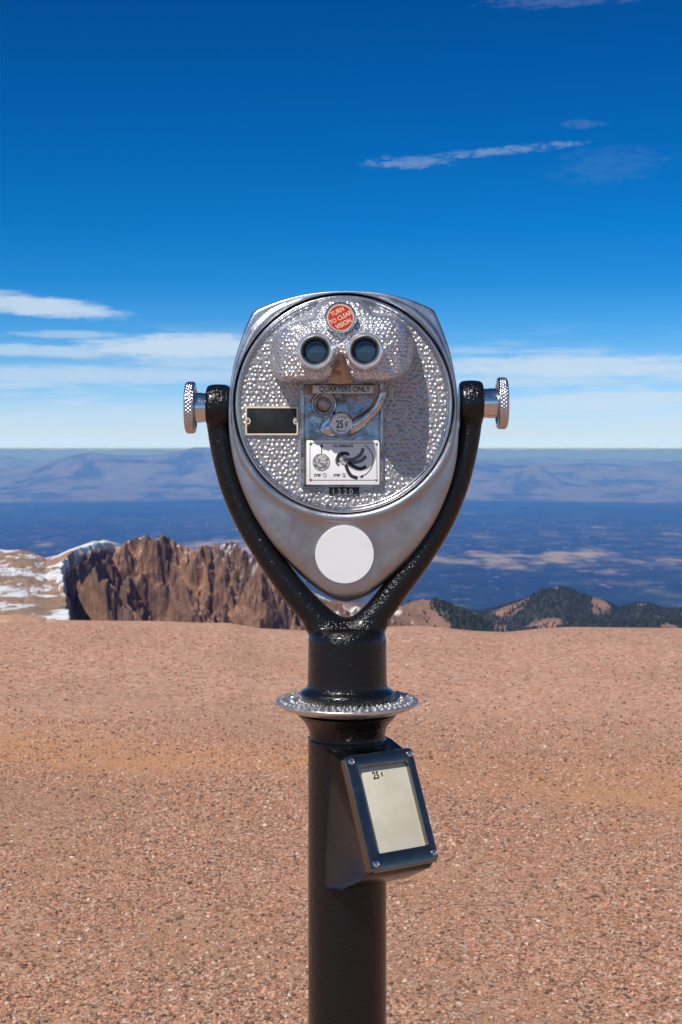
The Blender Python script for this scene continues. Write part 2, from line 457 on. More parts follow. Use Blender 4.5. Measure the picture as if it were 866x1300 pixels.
# ---- eyepiece hood
hc = (433, 436)
hood_px = [(361, 481.5), (352, 476), (347.5, 467), (346, 452), (347.5, 438), (352, 426), (361, 416), (374, 409.5), (388, 406.5), (398, 402), (402, 393), (409, 385.5), (420, 381), (433, 379.8), (447, 381), (459, 386),
           (467, 393.5), (474, 399.5), (488, 401.5), (502, 405.5), (512, 413), (519.5, 424), (522.5, 438), (521.5, 455), (517, 468), (508, 477.5), (496, 481.5), (475, 482), (454, 482), (447.5, 478), (443, 467), (438.5, 456), (433, 450), (427.5, 455), (422, 467), (417.5, 478), (411, 482), (385, 482)]
ho = catmull(hood_px, 5, True)
DH = .128
kh = (DIST - DH) / F
NH, NRr = 900, 110
Rh = star_radius([(p[0], -p[1]) for p in ho], (hc[0], -hc[1]), NH) * kh
ah = np.arange(NH) * 2 * PI / NH
xo, zo = Rh * np.cos(ah), Rh * np.sin(ah)
sm = lambda a, k_: np.convolve(np.concatenate([a[-k_:], a, a[:k_]]), np.ones(2 * k_ + 1) / (2 * k_ + 1), 'valid')
tt = np.linspace(0, 1, NRr)
xo, zo = Rh / kh * np.cos(ah), Rh / kh * np.sin(ah)          # photo-pixel offsets from the hood's middle (z up)
X = np.outer(tt, xo); Z = np.outer(tt, zo)
dist = np.full(X.shape, 9.0)
sel = slice(0, NH, 3)
for i in range(NRr):
    dist[i] = np.sqrt(((X[i][:, None] - xo[None, sel]) ** 2 + (Z[i][:, None] - zo[None, sel]) ** 2).min(1))
def lift(x, z):          # the mask stands out furthest over the eyes and falls away to the sides
    s_ = np.clip(np.abs(x) / 91, 0, 1); k_ = 1 - s_ ** 8
    return DP + .018 + .051 * np.clip(k_, 0, 1) * (1 - .30 * sstep(z, 10, 58))
edge = np.clip(dist / 9.0, 0, 1)
D = lift(X, Z) - .008 * (1 - np.sqrt(np.clip(1 - (1 - edge) ** 2, 0, 1)))
eyes = [(400.5, 445.5), (463.5, 445.0)]
for ex, ez in eyes:
    rr_ = np.hypot(X - (ex - hc[0]), Z - (hc[1] - ez))
    D += .007 * np.exp(-(rr_ / 27) ** 2)
    D += .0018 * np.exp(-((rr_ - 28) / 1.8) ** 2)
hm = hammer(X, Z, 5.8, 5, .3)
D = D + .0027 * hm * sstep(dist, .0, 2.0)
rowsX, rowsZ, rowsD = [X], [Z], [D]
nx, nz = np.gradient(sm(zo, 6)), -np.gradient(sm(xo, 6)); L = np.hypot(nx, nz); nx, nz = nx / L, nz / L
if (nx * xo + nz * zo).mean() < 0: nx, nz = -nx, -nz
seg_len = np.cumsum(np.hypot(np.gradient(xo), np.gradient(zo)))
d_edge = D[-1]
for t_ in np.linspace(.02, 1, 40):
    dd = d_edge + (DP - .002 - d_edge) * t_
    sc_ = 1.6 * (1 - tri(seg_len / 8.0 + .5 * np.round(t_ * 7))) * (1 - tri(t_ * 7))
    o_ = .3 + 3.0 * t_ + sc_ * sstep(np.array(t_), 0, .1)
    rowsX.append((xo + nx * o_)[None]); rowsZ.append((zo + nz * o_)[None]); rowsD.append(dd[None])
X, Z, D = np.concatenate(rowsX), np.concatenate(rowsZ), np.concatenate(rowsD)
kk_ = (DIST - D) / F
hood = grid_mesh('eyepiece_hood', (hc[0] + X - 433) * kk_ - RX, -D, EYE + (570 - hc[1] + Z) * kk_, M['hood_metal'], root, closed=True)
# brown weathered saddle in the nose notch
mb = MB(); a_, b_ = P(414, 483, .10), P(450, 449, .10)
mb.tube([P(432, 447, .118), P(432, 458, .112), P(432, 470, .104), P(432, 483, .094)], [.004, .009, .0135, .0165], 28, .45)
mb.build('nose_bridge', M['brown_metal'], root)

# ---- eyepieces
for ex, ez in eyes:
    mb = MB(); c = P(ex, ez, .146); c.y = 0
    mb.lathe([(.0, .110), (.0228, .110), (.0226, .1385), (.0222, .1420), (.0216, .1450), (.0206, .1474), (.0194, .1485), (.0182, .1484), (.0172, .1474), (.0164, .1455), (.0158, .143), (.0152, .140), (.0151, .1355), (.0, .1355)], 96, 'F', c)
    e = mb.build('eyepiece', M['ring_metal'], root, 30)
    mb = MB(); mb.lathe([(.0150, .1350)] + [(.0148 * math.cos(t_), .1362 + .0045 * math.sin(t_)) for t_ in np.linspace(.0, 1.5, 8)] + [(.0002, .1407)], 64, 'F', c, False, True)
    mb.build('lens', M['lens_glass'], e, 60)
    mb = MB(); mb.lathe([(.0138, .1385), (.0138, .1405), (.0150, .1408), (.0152, .1400), (.0152, .1385)], 64, 'F', c, False, False)
    mb.build('lens_ring', M['dark_inside'], e, 40)

# ---- turn-to-clear button
DB = .139
c = P(432.3, 403, DB); cc = Vector((c.x, 0, c.z)); kb = (DIST - DB) / F
mb = MB()
mb.lathe([(0, .110), (20.5 * kb, .110), (20.5 * kb, .1335), (19.6 * kb, .1362), (18.8 * kb, .1375), (17.8 * kb, .1372), (17.4 * kb, .1360), (0, .1360)], 72, 'F', cc)
btn = mb.build('vision_button', M['rim_metal'], root, 30)
mb = MB(); mb.lathe([(0, .1358), (16.9 * kb, .1358), (16.9 * kb, .1368), (0, .1369)], 72, 'F', cc); mb.build('label_border', M['cream_print'], btn, 20)
mb = MB(); mb.lathe([(0, .136), (15.7 * kb, .136), (15.7 * kb, .1372), (0, .1373)], 72, 'F', cc); mb.build('label_disc', M['red_label'], btn, 20)
mb = MB(); rot = math.radians(27)
for k_, (s_, off) in enumerate((('TURN', 8.6), ('TO CLEAR', 0), ('VISION', -8.6))):
    text_into(mb, s_, .0079 if k_ != 1 else .0076, c.x - math.sin(rot) * off * kb, c.z + math.cos(rot) * off * kb, .1375, rot, .8, .00012)
mb.build('lettering', M['cream_print'], btn, None)

# ---- coin panel
def X_(px, d): return P(px, 0, d).x
def Z_(py, d): return P(0, py, d).z
DC = .058
mb = MB()
frame(mb, (X_(382, DC), X_(486.5, DC), Z_(618.5, DC), Z_(484.5, DC)), (X_(386.5, DC), X_(482.5, DC), Z_(617, DC), Z_(488, DC)), DP - .004, DC + .004, .0012, .002, .001)
slab(mb, X_(386, DC), X_(483, DC), Z_(618, DC), Z_(487.5, DC), DP - .003, DC - .0015, .001, .0005)
panel = mb.build('coin_panel', M['panel_metal'], root)
# raised casting round the coin slot
mb = MB(); c = P(411, 513.5, DC + .006); cc = Vector((c.x, 0, c.z))
mb.lathe([(.0, DC - .001), (.0172, DC - .001), (.0166, DC + .003), (.0156, DC + .0065), (.0148, DC + .0078), (.0138, DC + .0076), (.0130, DC + .0065), (.0126, DC + .001), (0, DC + .001)], 72, 'F', cc)
slot = mb.build('coin_slot', M['coin_chrome'], root, 40)
mb = MB(); mb.lathe([(.0127, DC + .0012), (.0127, DC + .0022), (.0095, DC + .0020), (.0085, DC + .0035), (.0070, DC + .005), (.003, DC + .0056), (.0002, DC + .0056)], 48, 'F', cc, False, True)
mb.build('slot_insert', M['brown_metal'], slot, 40)
# legend strip
mb = MB(); ds = DC + .0098
slab(mb, X_(397, ds), X_(474, ds), Z_(499.5, ds), Z_(489, ds), DC - .002, ds, .0006, .0004)
strip = mb.build('legend_strip', M['strip_metal'], root)
mb = MB(); text_into(mb, 'QUARTERS ONLY', .0098, X_(437.5, ds), Z_(494.6, ds), ds + .0003, 0, .80, .00012)
mb.build('lettering', M['ink'], strip, None)
# handle: hub, lever curving up to the right, tail down to the left
mb = MB(); dh = DC + .020
c = P(433.5, 538.5, dh); cc = Vector((c.x, 0, c.z))
mb.lathe([(0, DC - .001), (.0160, DC - .001), (.0156, DC + .010), (.0148, DC + .0175), (.0136, DC + .0205), (.0124, DC + .0200), (0, DC + .0200)], 64, 'F', cc)
path = catmull([(443, 544, 8.0), (450, 540.5, 8.6), (460, 533.5, 7.8), (470, 525.5, 6.8), (478.5, 516, 6.2), (483.5, 506, 5.7), (486, 498, 5.0), (486.5, 494.0, 2.2)], 6)
mb.tube([P(p[0], p[1], DC + .008 + .008 * i / len(path)) for i, p in enumerate(path)], [p[2] / 1000 for p in path], 24)
path = catmull([(432, 541, 12.5), (422, 543.5, 11), (414, 545.5, 8), (408, 546, 3)], 6)
mb.tube([P(p[0], p[1], DC + .005) for p in path], [p[2] / 1000 for p in path], 24, .7)
path = catmull([(424, 527, 6), (415, 537, 6.5), (410, 548, 5.5)], 6)
mb.tube([P(p[0], p[1], DC + .004) for p in path], [p[2] / 1000 for p in path], 20, .8)
handle = mb.build('handle', M['coin_chrome'], root, 50)
mb = MB(); mb.lathe([(0, DC + .0195), (.0116, DC + .0195), (.0116, DC + .0208), (.0113, DC + .0211), (0, DC + .0211)], 64, 'F', cc)
mb.build('price_disc', M['white_label'], handle, 30)
mb = MB(); dd = DC + .0214
text_into(mb, '25', .0128, c.x - .0022, c.z, dd, 0, .72, .0002); text_into(mb, '¢', .0105, c.x + .0062, c.z, dd, 0, .75, .00005)
arc = lambda cx_, cz_, r, a0, a1, n_=16: [(cx_ + r * math.cos(math.radians(a0 + (a1 - a0) * i / n_)), cz_ + r * math.sin(math.radians(a0 + (a1 - a0) * i / n_))) for i in range(n_ + 1)]
stroke(mb, arc(c.x, c.z, .0089, 125, 60), .0006, dd - .0001, dd + .0001); stroke(mb, arc(c.x, c.z, .0089, 305, 240), .0006, dd - .0001, dd + .0001)
prism(mb, [(c.x + .0036, c.z + .0092), (c.x + .0046, c.z + .0064), (c.x + .0062, c.z + .0076)], dd - .0001, dd + .0001)
prism(mb, [(c.x - .0036, c.z - .0092), (c.x - .0046, c.z - .0064), (c.x - .0062, c.z - .0076)], dd - .0001, dd + .0001)
mb.build('lettering', M['ink'], handle, None)

# ---- instruction plate
di = DC + .0052
mb = MB(); slab(mb, X_(389, di), X_(482, di), Z_(615.5, di), Z_(559, di), DC - .003, di, .0012, .0006)
plate = mb.build('instruction_plate', M['white_label'], root)
ip = lambda x, y: (X_(x, di), Z_(y, di))
T0, T1 = di + .0001, di + .0003
mb = MB()
for a_, b_ in (((393.5, 562.5), (478.5, 562.5)), ((478.5, 562.5), (478.5, 609.5)), ((478.5, 609.5), (393.5, 609.5)), ((393.5, 609.5), (393.5, 562.5))):
    stroke(mb, [ip(*a_), ip(*b_)], .00055, T0, T1)
stroke(mb, [ip(408.3, 575), ip(408.3, 567)], .0011, T0, T1); prism(mb, [ip(408.3, 563.2), ip(406, 567.5), ip(410.6, 567.5)], T0, T1)
text_into(mb, 'TO OPERATE', .0046, *ip(435.5, 566.2), T1, 0, .92, .0001)
text_into(mb, 'STEP', .0042, *ip(403, 603.3), T1, 0, .95, .00008); text_into(mb, '1', .0040, *ip(412.3, 603.3), T1)
text_into(mb, 'STEP', .0042, *ip(427.5, 603.3), T1, 0, .95, .00008); text_into(mb, '2', .0040, *ip(436.8, 603.3), T1)
for q in (412.3, 436.8):
    stroke(mb, arc(*ip(q, 603.2), .0024, 0, 359, 24), .00035, T0, T1)
# lever drawn in three positions, and the sweep arrow
hubp = (436.5, 584.5)
stroke(mb, [ip(*p[:2]) for p in catmull([(438, 586), (441, 596), (446, 604), (454, 606.8)], 6)], .0042, T0, T1)
stroke(mb, [ip(*p[:2]) for p in catmull([(441, 586), (449, 592), (457, 595), (465, 592.5)], 6)], .0042, T0, T1 + .0001)
stroke(mb, [ip(*p[:2]) for p in arc(439, -582, 25.5, 72, -60, 24)] if False else [ip(463 + (470 - 463) * 0 + 0, 565)] + [ip(*q) for q in [(468, 569), (472, 575), (474, 582), (473.5, 589), (470.5, 596), (465.5, 601.5), (460, 604.8)]], .0009, T0, T1)
prism(mb, [ip(456, 606), ip(460.5, 602.3), ip(461, 606.6)], T0, T1)
prism(mb, [ip(*q) for q in [(428, 586), (426.5, 580), (429, 575.5), (434, 573.2), (441, 573.5), (444, 576), (443, 579), (438, 577.5), (432.5, 579.5), (431, 584), (431.5, 588)]], T0, T1)
mb.build('printed_diagram', M['ink'], plate, None)
mb = MB()
stroke(mb, [ip(*p[:2]) for p in catmull([(441, 584), (450, 582.5), (458, 577), (461, 569)], 6)], .0042, T0, T1)
stroke(mb, [ip(*p[:2]) for p in catmull([(441, 585), (450, 587), (459, 584.5), (464.5, 579)], 6)], .0042, T0, T1 + .0001)
prism(mb, [ip(*q) for q in [(425.5, 582), (428, 582), (429.5, 588), (432, 591), (428.5, 591.5), (426, 588)]], T0, T1)
mb.build('printed_lever', M['grey_ink'], plate, None)
mb = MB(); o_ = ip(408, 586.8); mb.lathe([(0, di), (.0104, di), (.0104, di + .0003), (0, di + .0003)], 48, 'F', (o_[0], 0, o_[1]))
o_ = ip(*hubp); mb.lathe([(0, di), (.0056, di), (.0056, di + .0005), (0, di + .0005)], 40, 'F', (o_[0], 0, o_[1]))
mb.build('printed_coin', M['coin_print'], plate, 20)
mb = MB()
o_ = ip(408, 586.8); stroke(mb, arc(*o_, .0102, 0, 359, 40), .0009, di, di + .0004); stroke(mb, arc(*o_, .0070, 200, 330, 20), .0016, di, di + .0004)
mb.build('printed_coin_edge', M['grey_ink'], plate, None)
for q in ((394.3, 563.3), (477.8, 563.3), (394.3, 608.8), (477.8, 608.8)):
    mb = MB(); o_ = ip(*q); mb.lathe([(0, di - .001), (.0017, di - .001), (.0017, di + .0006), (.0011, di + .0011), (0, di + .0012)], 20, 'F', (o_[0], 0, o_[1]))
    mb.build('screw', M['brown_metal'], plate, 40)

# ---- black nameplate with cream edge
dn = DP + .0042
n0 = (X_(311.5, dn), X_(378.8, dn), Z_(552.8, dn), Z_(516.3, dn))
mb = MB(); slab(mb, n0[0] + .0012, n0[1] - .0012, n0[2] + .0012, n0[3] - .0012, DP - .002, dn - .001, .001, .0003)
npl = mb.build('nameplate', M['black_enamel'], root)
mb = MB(); frame(mb, n0, (n0[0] + .0022, n0[1] - .0022, n0[2] + .0022, n0[3] - .0022), DP - .002, dn, .0006, .0022, .0012)
for s_, x_ in ((1, n0[0] + .0021), (-1, n0[1] - .0021)):
    zmid = (n0[2] + n0[3]) / 2
    stroke(mb, [(x_ + s_ * .0036 * math.cos(t_), zmid + .0036 * math.sin(t_)) for t_ in np.linspace(-1.5, 1.5, 14)], .0016, dn - .0016, dn - .0001)
npl2 = mb.build('edge', M['cream_enamel'], npl)
for s_, x_ in ((1, n0[0] + .0022), (-1, n0[1] - .0022)):
    mb = MB(); mb.lathe([(0, DP), (.0022, DP), (.0022, dn - .0006), (.0012, dn + .0002), (0, dn + .0003)], 20, 'F', (x_, 0, zmid)); mb.build('rivet', M['brown_metal'], npl, 40)

# ---- serial number plate
dn = DP + .0022
mb = MB(); slab(mb, X_(418, dn), X_(456, dn), Z_(628.5, dn), Z_(616.3 + .8, dn), DP - .002, dn, .0006, .0004)
ser = mb.build('serial_plate', M['dark_inside'], root)
mb = MB(); text_into(mb, '1 2 2 0', .0098, X_(434.5, dn), Z_(624.0, dn), dn + .0003, 0, .95, .00002)
stroke(mb, [(X_(424, dn), Z_(628.2, dn)), (X_(454, dn), Z_(628.2, dn))], .0007, dn, dn + .0006)
mb.build('lettering', M['rim_metal'], ser, None)

# the head hangs a little behind the front of the yoke
HEAD = ('housing', 'objective_barrel', 'face_plate', 'eyepiece_hood', 'nose_bridge', 'eyepiece', 'vision_button', 'coin_panel', 'coin_slot', 'legend_strip', 'handle', 'instruction_plate', 'nameplate', 'serial_plate')
HM = Matrix.Translation((.0001, .030, .0009)) @ Matrix.Translation(c0) @ Matrix.Scale(1.0163, 4) @ Matrix.Translation(-c0)
for o in list(root.children):
    if o.name.split('.')[0] in HEAD:
        for q in [o] + list(o.children): q.data.transform(HM)

# ---- price sign on the post: wedge box, bolted frame, paper
phi = math.radians(33)
wv = Vector((math.cos(phi), math.sin(phi), 0)); hv = Vector((math.sin(phi), -math.cos(phi), 0))
TLh, BLh = .064, .064 + .0575
ztop, zbot = zc(961.5) + .013 * 0, None
# frame plane: a point per corner fitted to the photo
fw = .0500
zt = 1.0245; drop = .1275; out = .0585
ev = (Vector((0, 0, drop)) - hv * out).normalized()          # up along the face
nv = wv.cross(ev).normalized()
if nv.dot(hv) < 0: nv = -nv
mid = hv * (TLh + out / 2) + Vector((0, 0, zt - drop / 2)) + wv * -.0015
SM = Matrix(((wv.x, -nv.x, ev.x, mid.x), (wv.y, -nv.y, ev.y, mid.y), (wv.z, -nv.z, ev.z, mid.z), (0, 0, 0, 1)))
hh = math.hypot(drop, out) / 2
# body
hw = .0492
topf = hv * TLh + Vector((0, 0, zt - .002)); botf = hv * (TLh + out) + Vector((0, 0, zt - drop + .002))
sec = [hv * 0 + Vector((0, 0, zt + .0105)), hv * .03 + Vector((0, 0, zt + .007)), topf - nv * .002, botf - nv * .002, botf - hv * .012 - Vector((0, 0, .012)), hv * .065 + Vector((0, 0, zt - drop - .033)), hv * .045 + Vector((0, 0, zt - drop - .040)), hv * 0 + Vector((0, 0, zt - drop - .040))]
mb = MB()
rings = []
for s_, ins in ((-1, .004), (-1, .0012), (-1, 0), (1, 0), (1, .0012), (1, .004)):
    cen = sum(sec, Vector()) / len(sec)
    x = s_ * (hw - (0 if ins == 0 else .0012 if ins == .0012 else .003) * (0 if ins == 0 else 1))
    sc2 = {0: 0., .0012: .001, .004: .0035}[ins]
    ring_ = []
    for p in sec:
        q = wv * (x - .0015) + p + (cen - p).normalized() * sc2
        if s_ < 0:                                   # the left flank runs back to the side of the post
            t_ = min(1, max(0, p.dot(hv) / .060)); q = Vector((-.0497, .001, q.z)) * (1 - t_) + q * t_
        ring_.append(q)
    rings.append(ring_)
# order: left cap small -> full -> right cap
mb.loft(rings)
box = mb.build('sign_box', M['black_paint'], root, 40)
mb = MB(); frame(mb, (-fw, fw, -hh, hh), (-fw + .0158, fw - .0112, -hh + .0205, hh - .0165), -.002, .010, .0022, .006, .003, SM)
sf = mb.build('sign_frame', M['chrome'], root, 40)
sf.data.materials[0] = material('frame_chrome', (.235, .22, .205), 1, .18, build=bumped(160, .0003, .5, 3, (60, .1, .28)))
for x_, z_ in ((-fw + .007, hh - .008), (fw - .006, hh - .008), (-fw + .008, -hh + .009), (fw - .006, -hh + .010)):
    mb = MB(); mb.lathe([(0, .008), (.0044, .008), (.0044, .0106), (.0036, .0122), (.0022, .0128), (.0020, .0118), (0, .0118)], 28, 'F', (x_, 0, z_), mat=SM)
    mb.build('screw', M['chrome'], sf, 40)
mb = MB(); slab(mb, -fw + .010, fw - .008, -hh + .012, hh - .010, .0, .0035, .002, .0004, SM)
pap = mb.build('price_card', M['paper'], root)
mb = MB()
text_into(mb, '25', .0125, -.0085, hh - .0270, .0038, 0, .78, .0002, mat=SM); text_into(mb, '¢', .0075, .0005, hh - .0268, .0038, 0, .8, .00005, mat=SM)
mb.build('lettering', M['ink'], pap, None)

# ================================================================== GROUND
def az_of(px): return np.arctan((px - 433) / F)
def px_of(az): return 433 + F * np.tan(az)
cr_px = np.array([-900, -300, -60, 0, 60, 100, 150, 200, 250, 290, 330, 385, 440, 500, 530, 560, 600, 640, 690, 720, 760, 800, 866, 950, 1300, 1900])
cr_py = np.array([795, 792, 789, 790, 793, 794, 796, 797, 799.5, 800, 808, 811, 809, 805, 804, 806, 810.5, 812, 806, 804, 803.5, 803, 802, 801, 803, 800])
def ground_z(x, y):
    r = np.hypot(x, y); az = np.arctan2(x, y)
    front = sstep(-abs(az), -1.35, -.75)
    R = 12.0 * front + 160 * (1 - front)
    px = 433 + F * np.tan(np.clip(az, -.8, .8))
    pyc = np.interp(px, cr_px, cr_py)
    zcst = (EYE - 12.0 * (pyc - 570) / F) * front
    z = zcst * sstep(r, R * .55, R)
    fall = np.maximum(r - R, 0)
    z = z - fall ** 2 * .06 / (1 + fall * .115)
    z = z + .012 * fbm(x * .8, y * .8, 3) * sstep(r, 1, 3) * (1 - .6 * sstep(r, 9, 12)) + .025 * fbm(x * .25 + 4, y * .25, 2) * sstep(r, 2, 6) * (1 - .6 * sstep(r, 9, 12))
    z = z + sstep(r, 13, 60) * np.minimum(r * .08, 60) * fbm(x / 40, y / 40, 4)
    return np.maximum(z, -1530)
r_ = np.concatenate([[.02], np.geomspace(.3, 3, 24)[:-1], np.linspace(3, 14.5, 150), np.geomspace(14.6, 4200, 90)])
a_ = np.concatenate([np.linspace(-PI, -.5, 120, endpoint=False), np.linspace(-.5, .5, 420, endpoint=False), np.linspace(.5, PI, 120, endpoint=False)])
AZ, RR = np.meshgrid(a_, r_)
Xg, Yg = RR * np.sin(AZ), RR * np.cos(AZ)

STONE_BASE = [(.0, (.028, .020, .019)), (.10, (.085, .052, .043)), (.24, (.23, .113, .070)), (.45, (.41, .188, .108)), (.62, (.52, .26, .165)), (.80, (.57, .335, .235)), (.91, (.36, .27, .22)), (.965, (.54, .41, .32)), (1.0, (.66, .57, .49))]
STONE = [(a_, tuple(min(q * 1.10, .8) for q in b_)) for a_, b_ in STONE_BASE]
def ground_mat(t, b):
    g = t.n('ShaderNodeNewGeometry')
    co = g.outputs['Position']
    warp = t.n('ShaderNodeTexNoise', {'Vector': co, 'Scale': 45.0, 'Detail': 3.0})
    wv_ = t.n('ShaderNodeVectorMath', {0: warp.outputs['Color'], 1: (.5, .5, .5)}, operation='SUBTRACT').outputs[0]
    wv2 = t.n('ShaderNodeVectorMath', {0: wv_, 'Scale': .012}, operation='SCALE').outputs[0]
    p = t.n('ShaderNodeVectorMath', {0: co, 1: wv2}, operation='ADD').outputs[0]
    cols, hts = [], []
    for sc_ in (85.0, 170.0):
        v = t.n('ShaderNodeTexVoronoi', {'Vector': p, 'Scale': sc_, 'Randomness': 1.0})
        sep = t.n('ShaderNodeSeparateColor', {'Color': v.outputs['Color']})
        cols.append(t.ramp(sep.outputs[0], STONE)); hts.append((v.outputs['Distance'], sep.outputs[1]))
    big = t.step(hts[0][1], .42, .5)
    c = t.mix(big, cols[1], cols[0])
    # sandy fines between the stones
    n1 = t.noise(co, 1.6, 5, .6); n2 = t.noise(co, 9, 4, .6)
    sand = t.mix(t.step(n2, .3, .7), (.34, .195, .118), (.47, .26, .158))
    fines = t.step(t.m('ADD', t.m('MULTIPLY', n1, .8), t.m('MULTIPLY', n2, .4)), .55, .72, .25, .75)
    c = t.mix(fines, c, sand)
    # a paler swept zone further out and an orange dusty track
    sepp = t.n('ShaderNodeSeparateXYZ', {'Vector': co})
    y = sepp.outputs[1]; x = sepp.outputs[0]
    behind = t.step(y, -.2, -2.0)
    c = t.mix(t.m('MULTIPLY', t.step(y, 6.4, 9.0), .42), c, (.78, .46, .335))
    v3 = t.n('ShaderNodeTexVoronoi', {'Vector': p, 'Scale': 36.0, 'Randomness': 1.0})
    c3 = t.ramp(t.n('ShaderNodeSeparateColor', {'Color': v3.outputs['Color']}).outputs[0], [(a_, tuple(q * 1.18 for q in b_)) for a_, b_ in STONE])
    c = t.mix(t.m('MULTIPLY', t.step(y, 6.0, 9.5), .4), c, c3)
    c = t.mix(t.m('MULTIPLY', behind, .9), c, (.25, .24, .24))
    nw = t.noise(co, .9, 4, .6)
    yy = t.m('ADD', y, t.m('MULTIPLY', t.m('SUBTRACT', nw, .5), 1.5))
    yy = t.m('ADD', yy, t.m('MULTIPLY', x, .28))
    band = t.m('MULTIPLY', t.step(yy, 6.0, 6.45), t.step(yy, 7.3, 6.6))
    c = t.mix(t.m('MULTIPLY', band, t.step(n2, .25, .6, .35, .8)), c, (.56, .28, .13))
    n3 = t.noise(co, .45, 4, .6)
    c = t.mix(t.m('MULTIPLY', t.step(n3, .45, .65), .3), c, (.30, .19, .135))
    lk(t, c, b.inputs['Base Color'])
    hs = t.m('ADD', t.m('MULTIPLY', t.m('SUBTRACT', 1.0, hts[0][0]), big), t.m('MULTIPLY', t.m('SUBTRACT', 1.0, hts[1][0]), .5))
    bp = t.n('ShaderNodeBump', {'Height': hs, 'Distance': .006, 'Strength': .8})
    lk(t, bp.outputs[0], b.inputs['Normal'])
M['ground'] = material('gravelly_ground', (.4, .25, .18), 0, .95, build=ground_mat, Specular_IOR_Level=.2)
ground = grid_mesh('ground', Xg, Yg, ground_z(Xg, Yg), M['ground'], closed=True, kind='structure')

# ---- loose stones: one uncountable mass
def stones(n, ymin, ymax, rmin, rmax, power):
    y = ymin + (ymax - ymin) * rng.random(n) ** power
    x = (rng.random(n) * 2 - 1) * (.245 * y + .55)
    keep = fbm(x * 1.3, y * 1.3, 3) + rng.normal(0, .25, n) > -.15
    keep &= np.hypot(x - RX, y - DIST) > .17
    x, y = x[keep], y[keep]
    s = rmin + (rmax - rmin) * rng.random(len(x)) ** 3.2
    return x, y, s
g_ = (1 + 5 ** .5) / 2
ico = np.array([(-1, g_, 0), (1, g_, 0), (-1, -g_, 0), (1, -g_, 0), (0, -1, g_), (0, 1, g_), (0, -1, -g_), (0, 1, -g_), (g_, 0, -1), (g_, 0, 1), (-g_, 0, -1), (-g_, 0, 1)]) / math.sqrt(1 + g_ * g_)
icf = np.array([(0, 11, 5), (0, 5, 1), (0, 1, 7), (0, 7, 10), (0, 10, 11), (1, 5, 9), (5, 11, 4), (11, 10, 2), (10, 7, 6), (7, 1, 8), (3, 9, 4), (3, 4, 2), (3, 2, 6), (3, 6, 8), (3, 8, 9), (4, 9, 5), (2, 4, 11), (6, 2, 10), (8, 6, 7), (9, 8, 1)])
xs, ys, ss = [], [], []
for a in ((115000, 3.0, 7.8, .0026, .0080, 1.3), (34000, 5.0, 12.0, .004, .009, .9), (260, 3.2, 11.5, .010, .017, 1.0)):
    q = stones(*a); xs.append(q[0]); ys.append(q[1]); ss.append(q[2])
xs, ys, ss = map(np.concatenate, (xs, ys, ss)); ns = len(xs)
yaw = rng.random(ns) * 2 * PI
V = ico[None] * (1 + rng.uniform(-.28, .22, (ns, 12, 1)))
V = V * np.stack([rng.uniform(.8, 1.35, ns), rng.uniform(.7, 1.1, ns), rng.uniform(.45, .8, ns)], 1)[:, None] * ss[:, None, None]
cy, sy = np.cos(yaw)[:, None], np.sin(yaw)[:, None]
VX, VY = V[..., 0] * cy - V[..., 1] * sy, V[..., 0] * sy + V[..., 1] * cy
V = np.stack([VX + xs[:, None], VY + ys[:, None], V[..., 2] + (ground_z(xs, ys) + ss * .22)[:, None]], -1)
Fs = (icf[None] + (np.arange(ns) * 12)[:, None, None]).reshape(-1, 3)
def stone_mat(t, b):
    g = t.n('ShaderNodeNewGeometry')
    c = t.ramp(g.outputs['Random Per Island'], STONE)
    nz = t.noise(g.outputs['Position'], 500, 3, .6)
    c = t.mix(t.step(nz, .35, .7, 0, .45), c, (.42, .27, .2))
    lk(t, c, b.inputs['Base Color'])
M['stone'] = material('loose_stone', (.4, .25, .18), 0, .9, build=stone_mat, Specular_IOR_Level=.25)
gravel = fast_mesh('gravel', V.reshape(-1, 3), Fs, M['stone'], None, False)
gravel['kind'] = 'stuff'

# ---- boulders on the brow
def boulder_mat(t, b):
    co = t.n('ShaderNodeNewGeometry').outputs['Position']
    n1 = t.noise(co, 5, 6, .65); n2 = t.noise(co, 60, 4, .6)
    c = t.mix(t.step(n1, .35, .65), (.42, .225, .145), (.55, .34, .25))
    c = t.mix(t.step(n2, .5, .75, 0, .5), c, (.26, .17, .13))
    lk(t, c, b.inputs['Base Color'])
    bp = t.n('ShaderNodeBump', {'Height': t.noise(co, 22, 6, .65), 'Distance': .03, 'Strength': .6}); lk(t, bp.outputs[0], b.inputs['Normal'])
M['boulder'] = material('pink_granite', (.45, .27, .19), 0, .9, build=boulder_mat, Specular_IOR_Level=.2)
def boulder(px, py_top, wpx, r, seed, label, flat=.5):
    az = az_of(px); x, y = r * math.sin(az), r * math.cos(az)
    rad = wpx / 2 / F * r
    bm = bmesh.new(); bmesh.ops.create_icosphere(bm, subdivisions=4, radius=1)
    v = np.array([q.co[:] for q in bm.verts]); rs = np.random.default_rng(seed)
    for k_ in range(9):
        d_ = rs.normal(size=3); d_ /= np.linalg.norm(d_); lim = rs.uniform(.55, .85)
        over = np.maximum(v @ d_ - lim, 0); v = v - over[:, None] * d_ * .85
    v *= (1 + .08 * fbm(v[:, 0] * 2 + seed, v[:, 1] * 2 + v[:, 2] * 3, 3))[:, None]
    ztop = EYE - (py_top - 570) / F * r; zb = float(ground_z(np.array([x]), np.array([y]))[0])
    hgt = ztop - (zb - .12)
    v = v * np.array((rad, rad * .8, hgt / 2 / v[:, 2].max()))
    v = v - np.array((0, 0, v[:, 2].min()))
    f = np.array([[q.index for q in fc.verts] for fc in bm.faces]); bm.free()
    o = fast_mesh('boulder', v, f, M['boulder'], None, True)
    o.location = (x, y, zb - .12)
    tag(o, label, 'boulder', 'granite boulders on the brow')
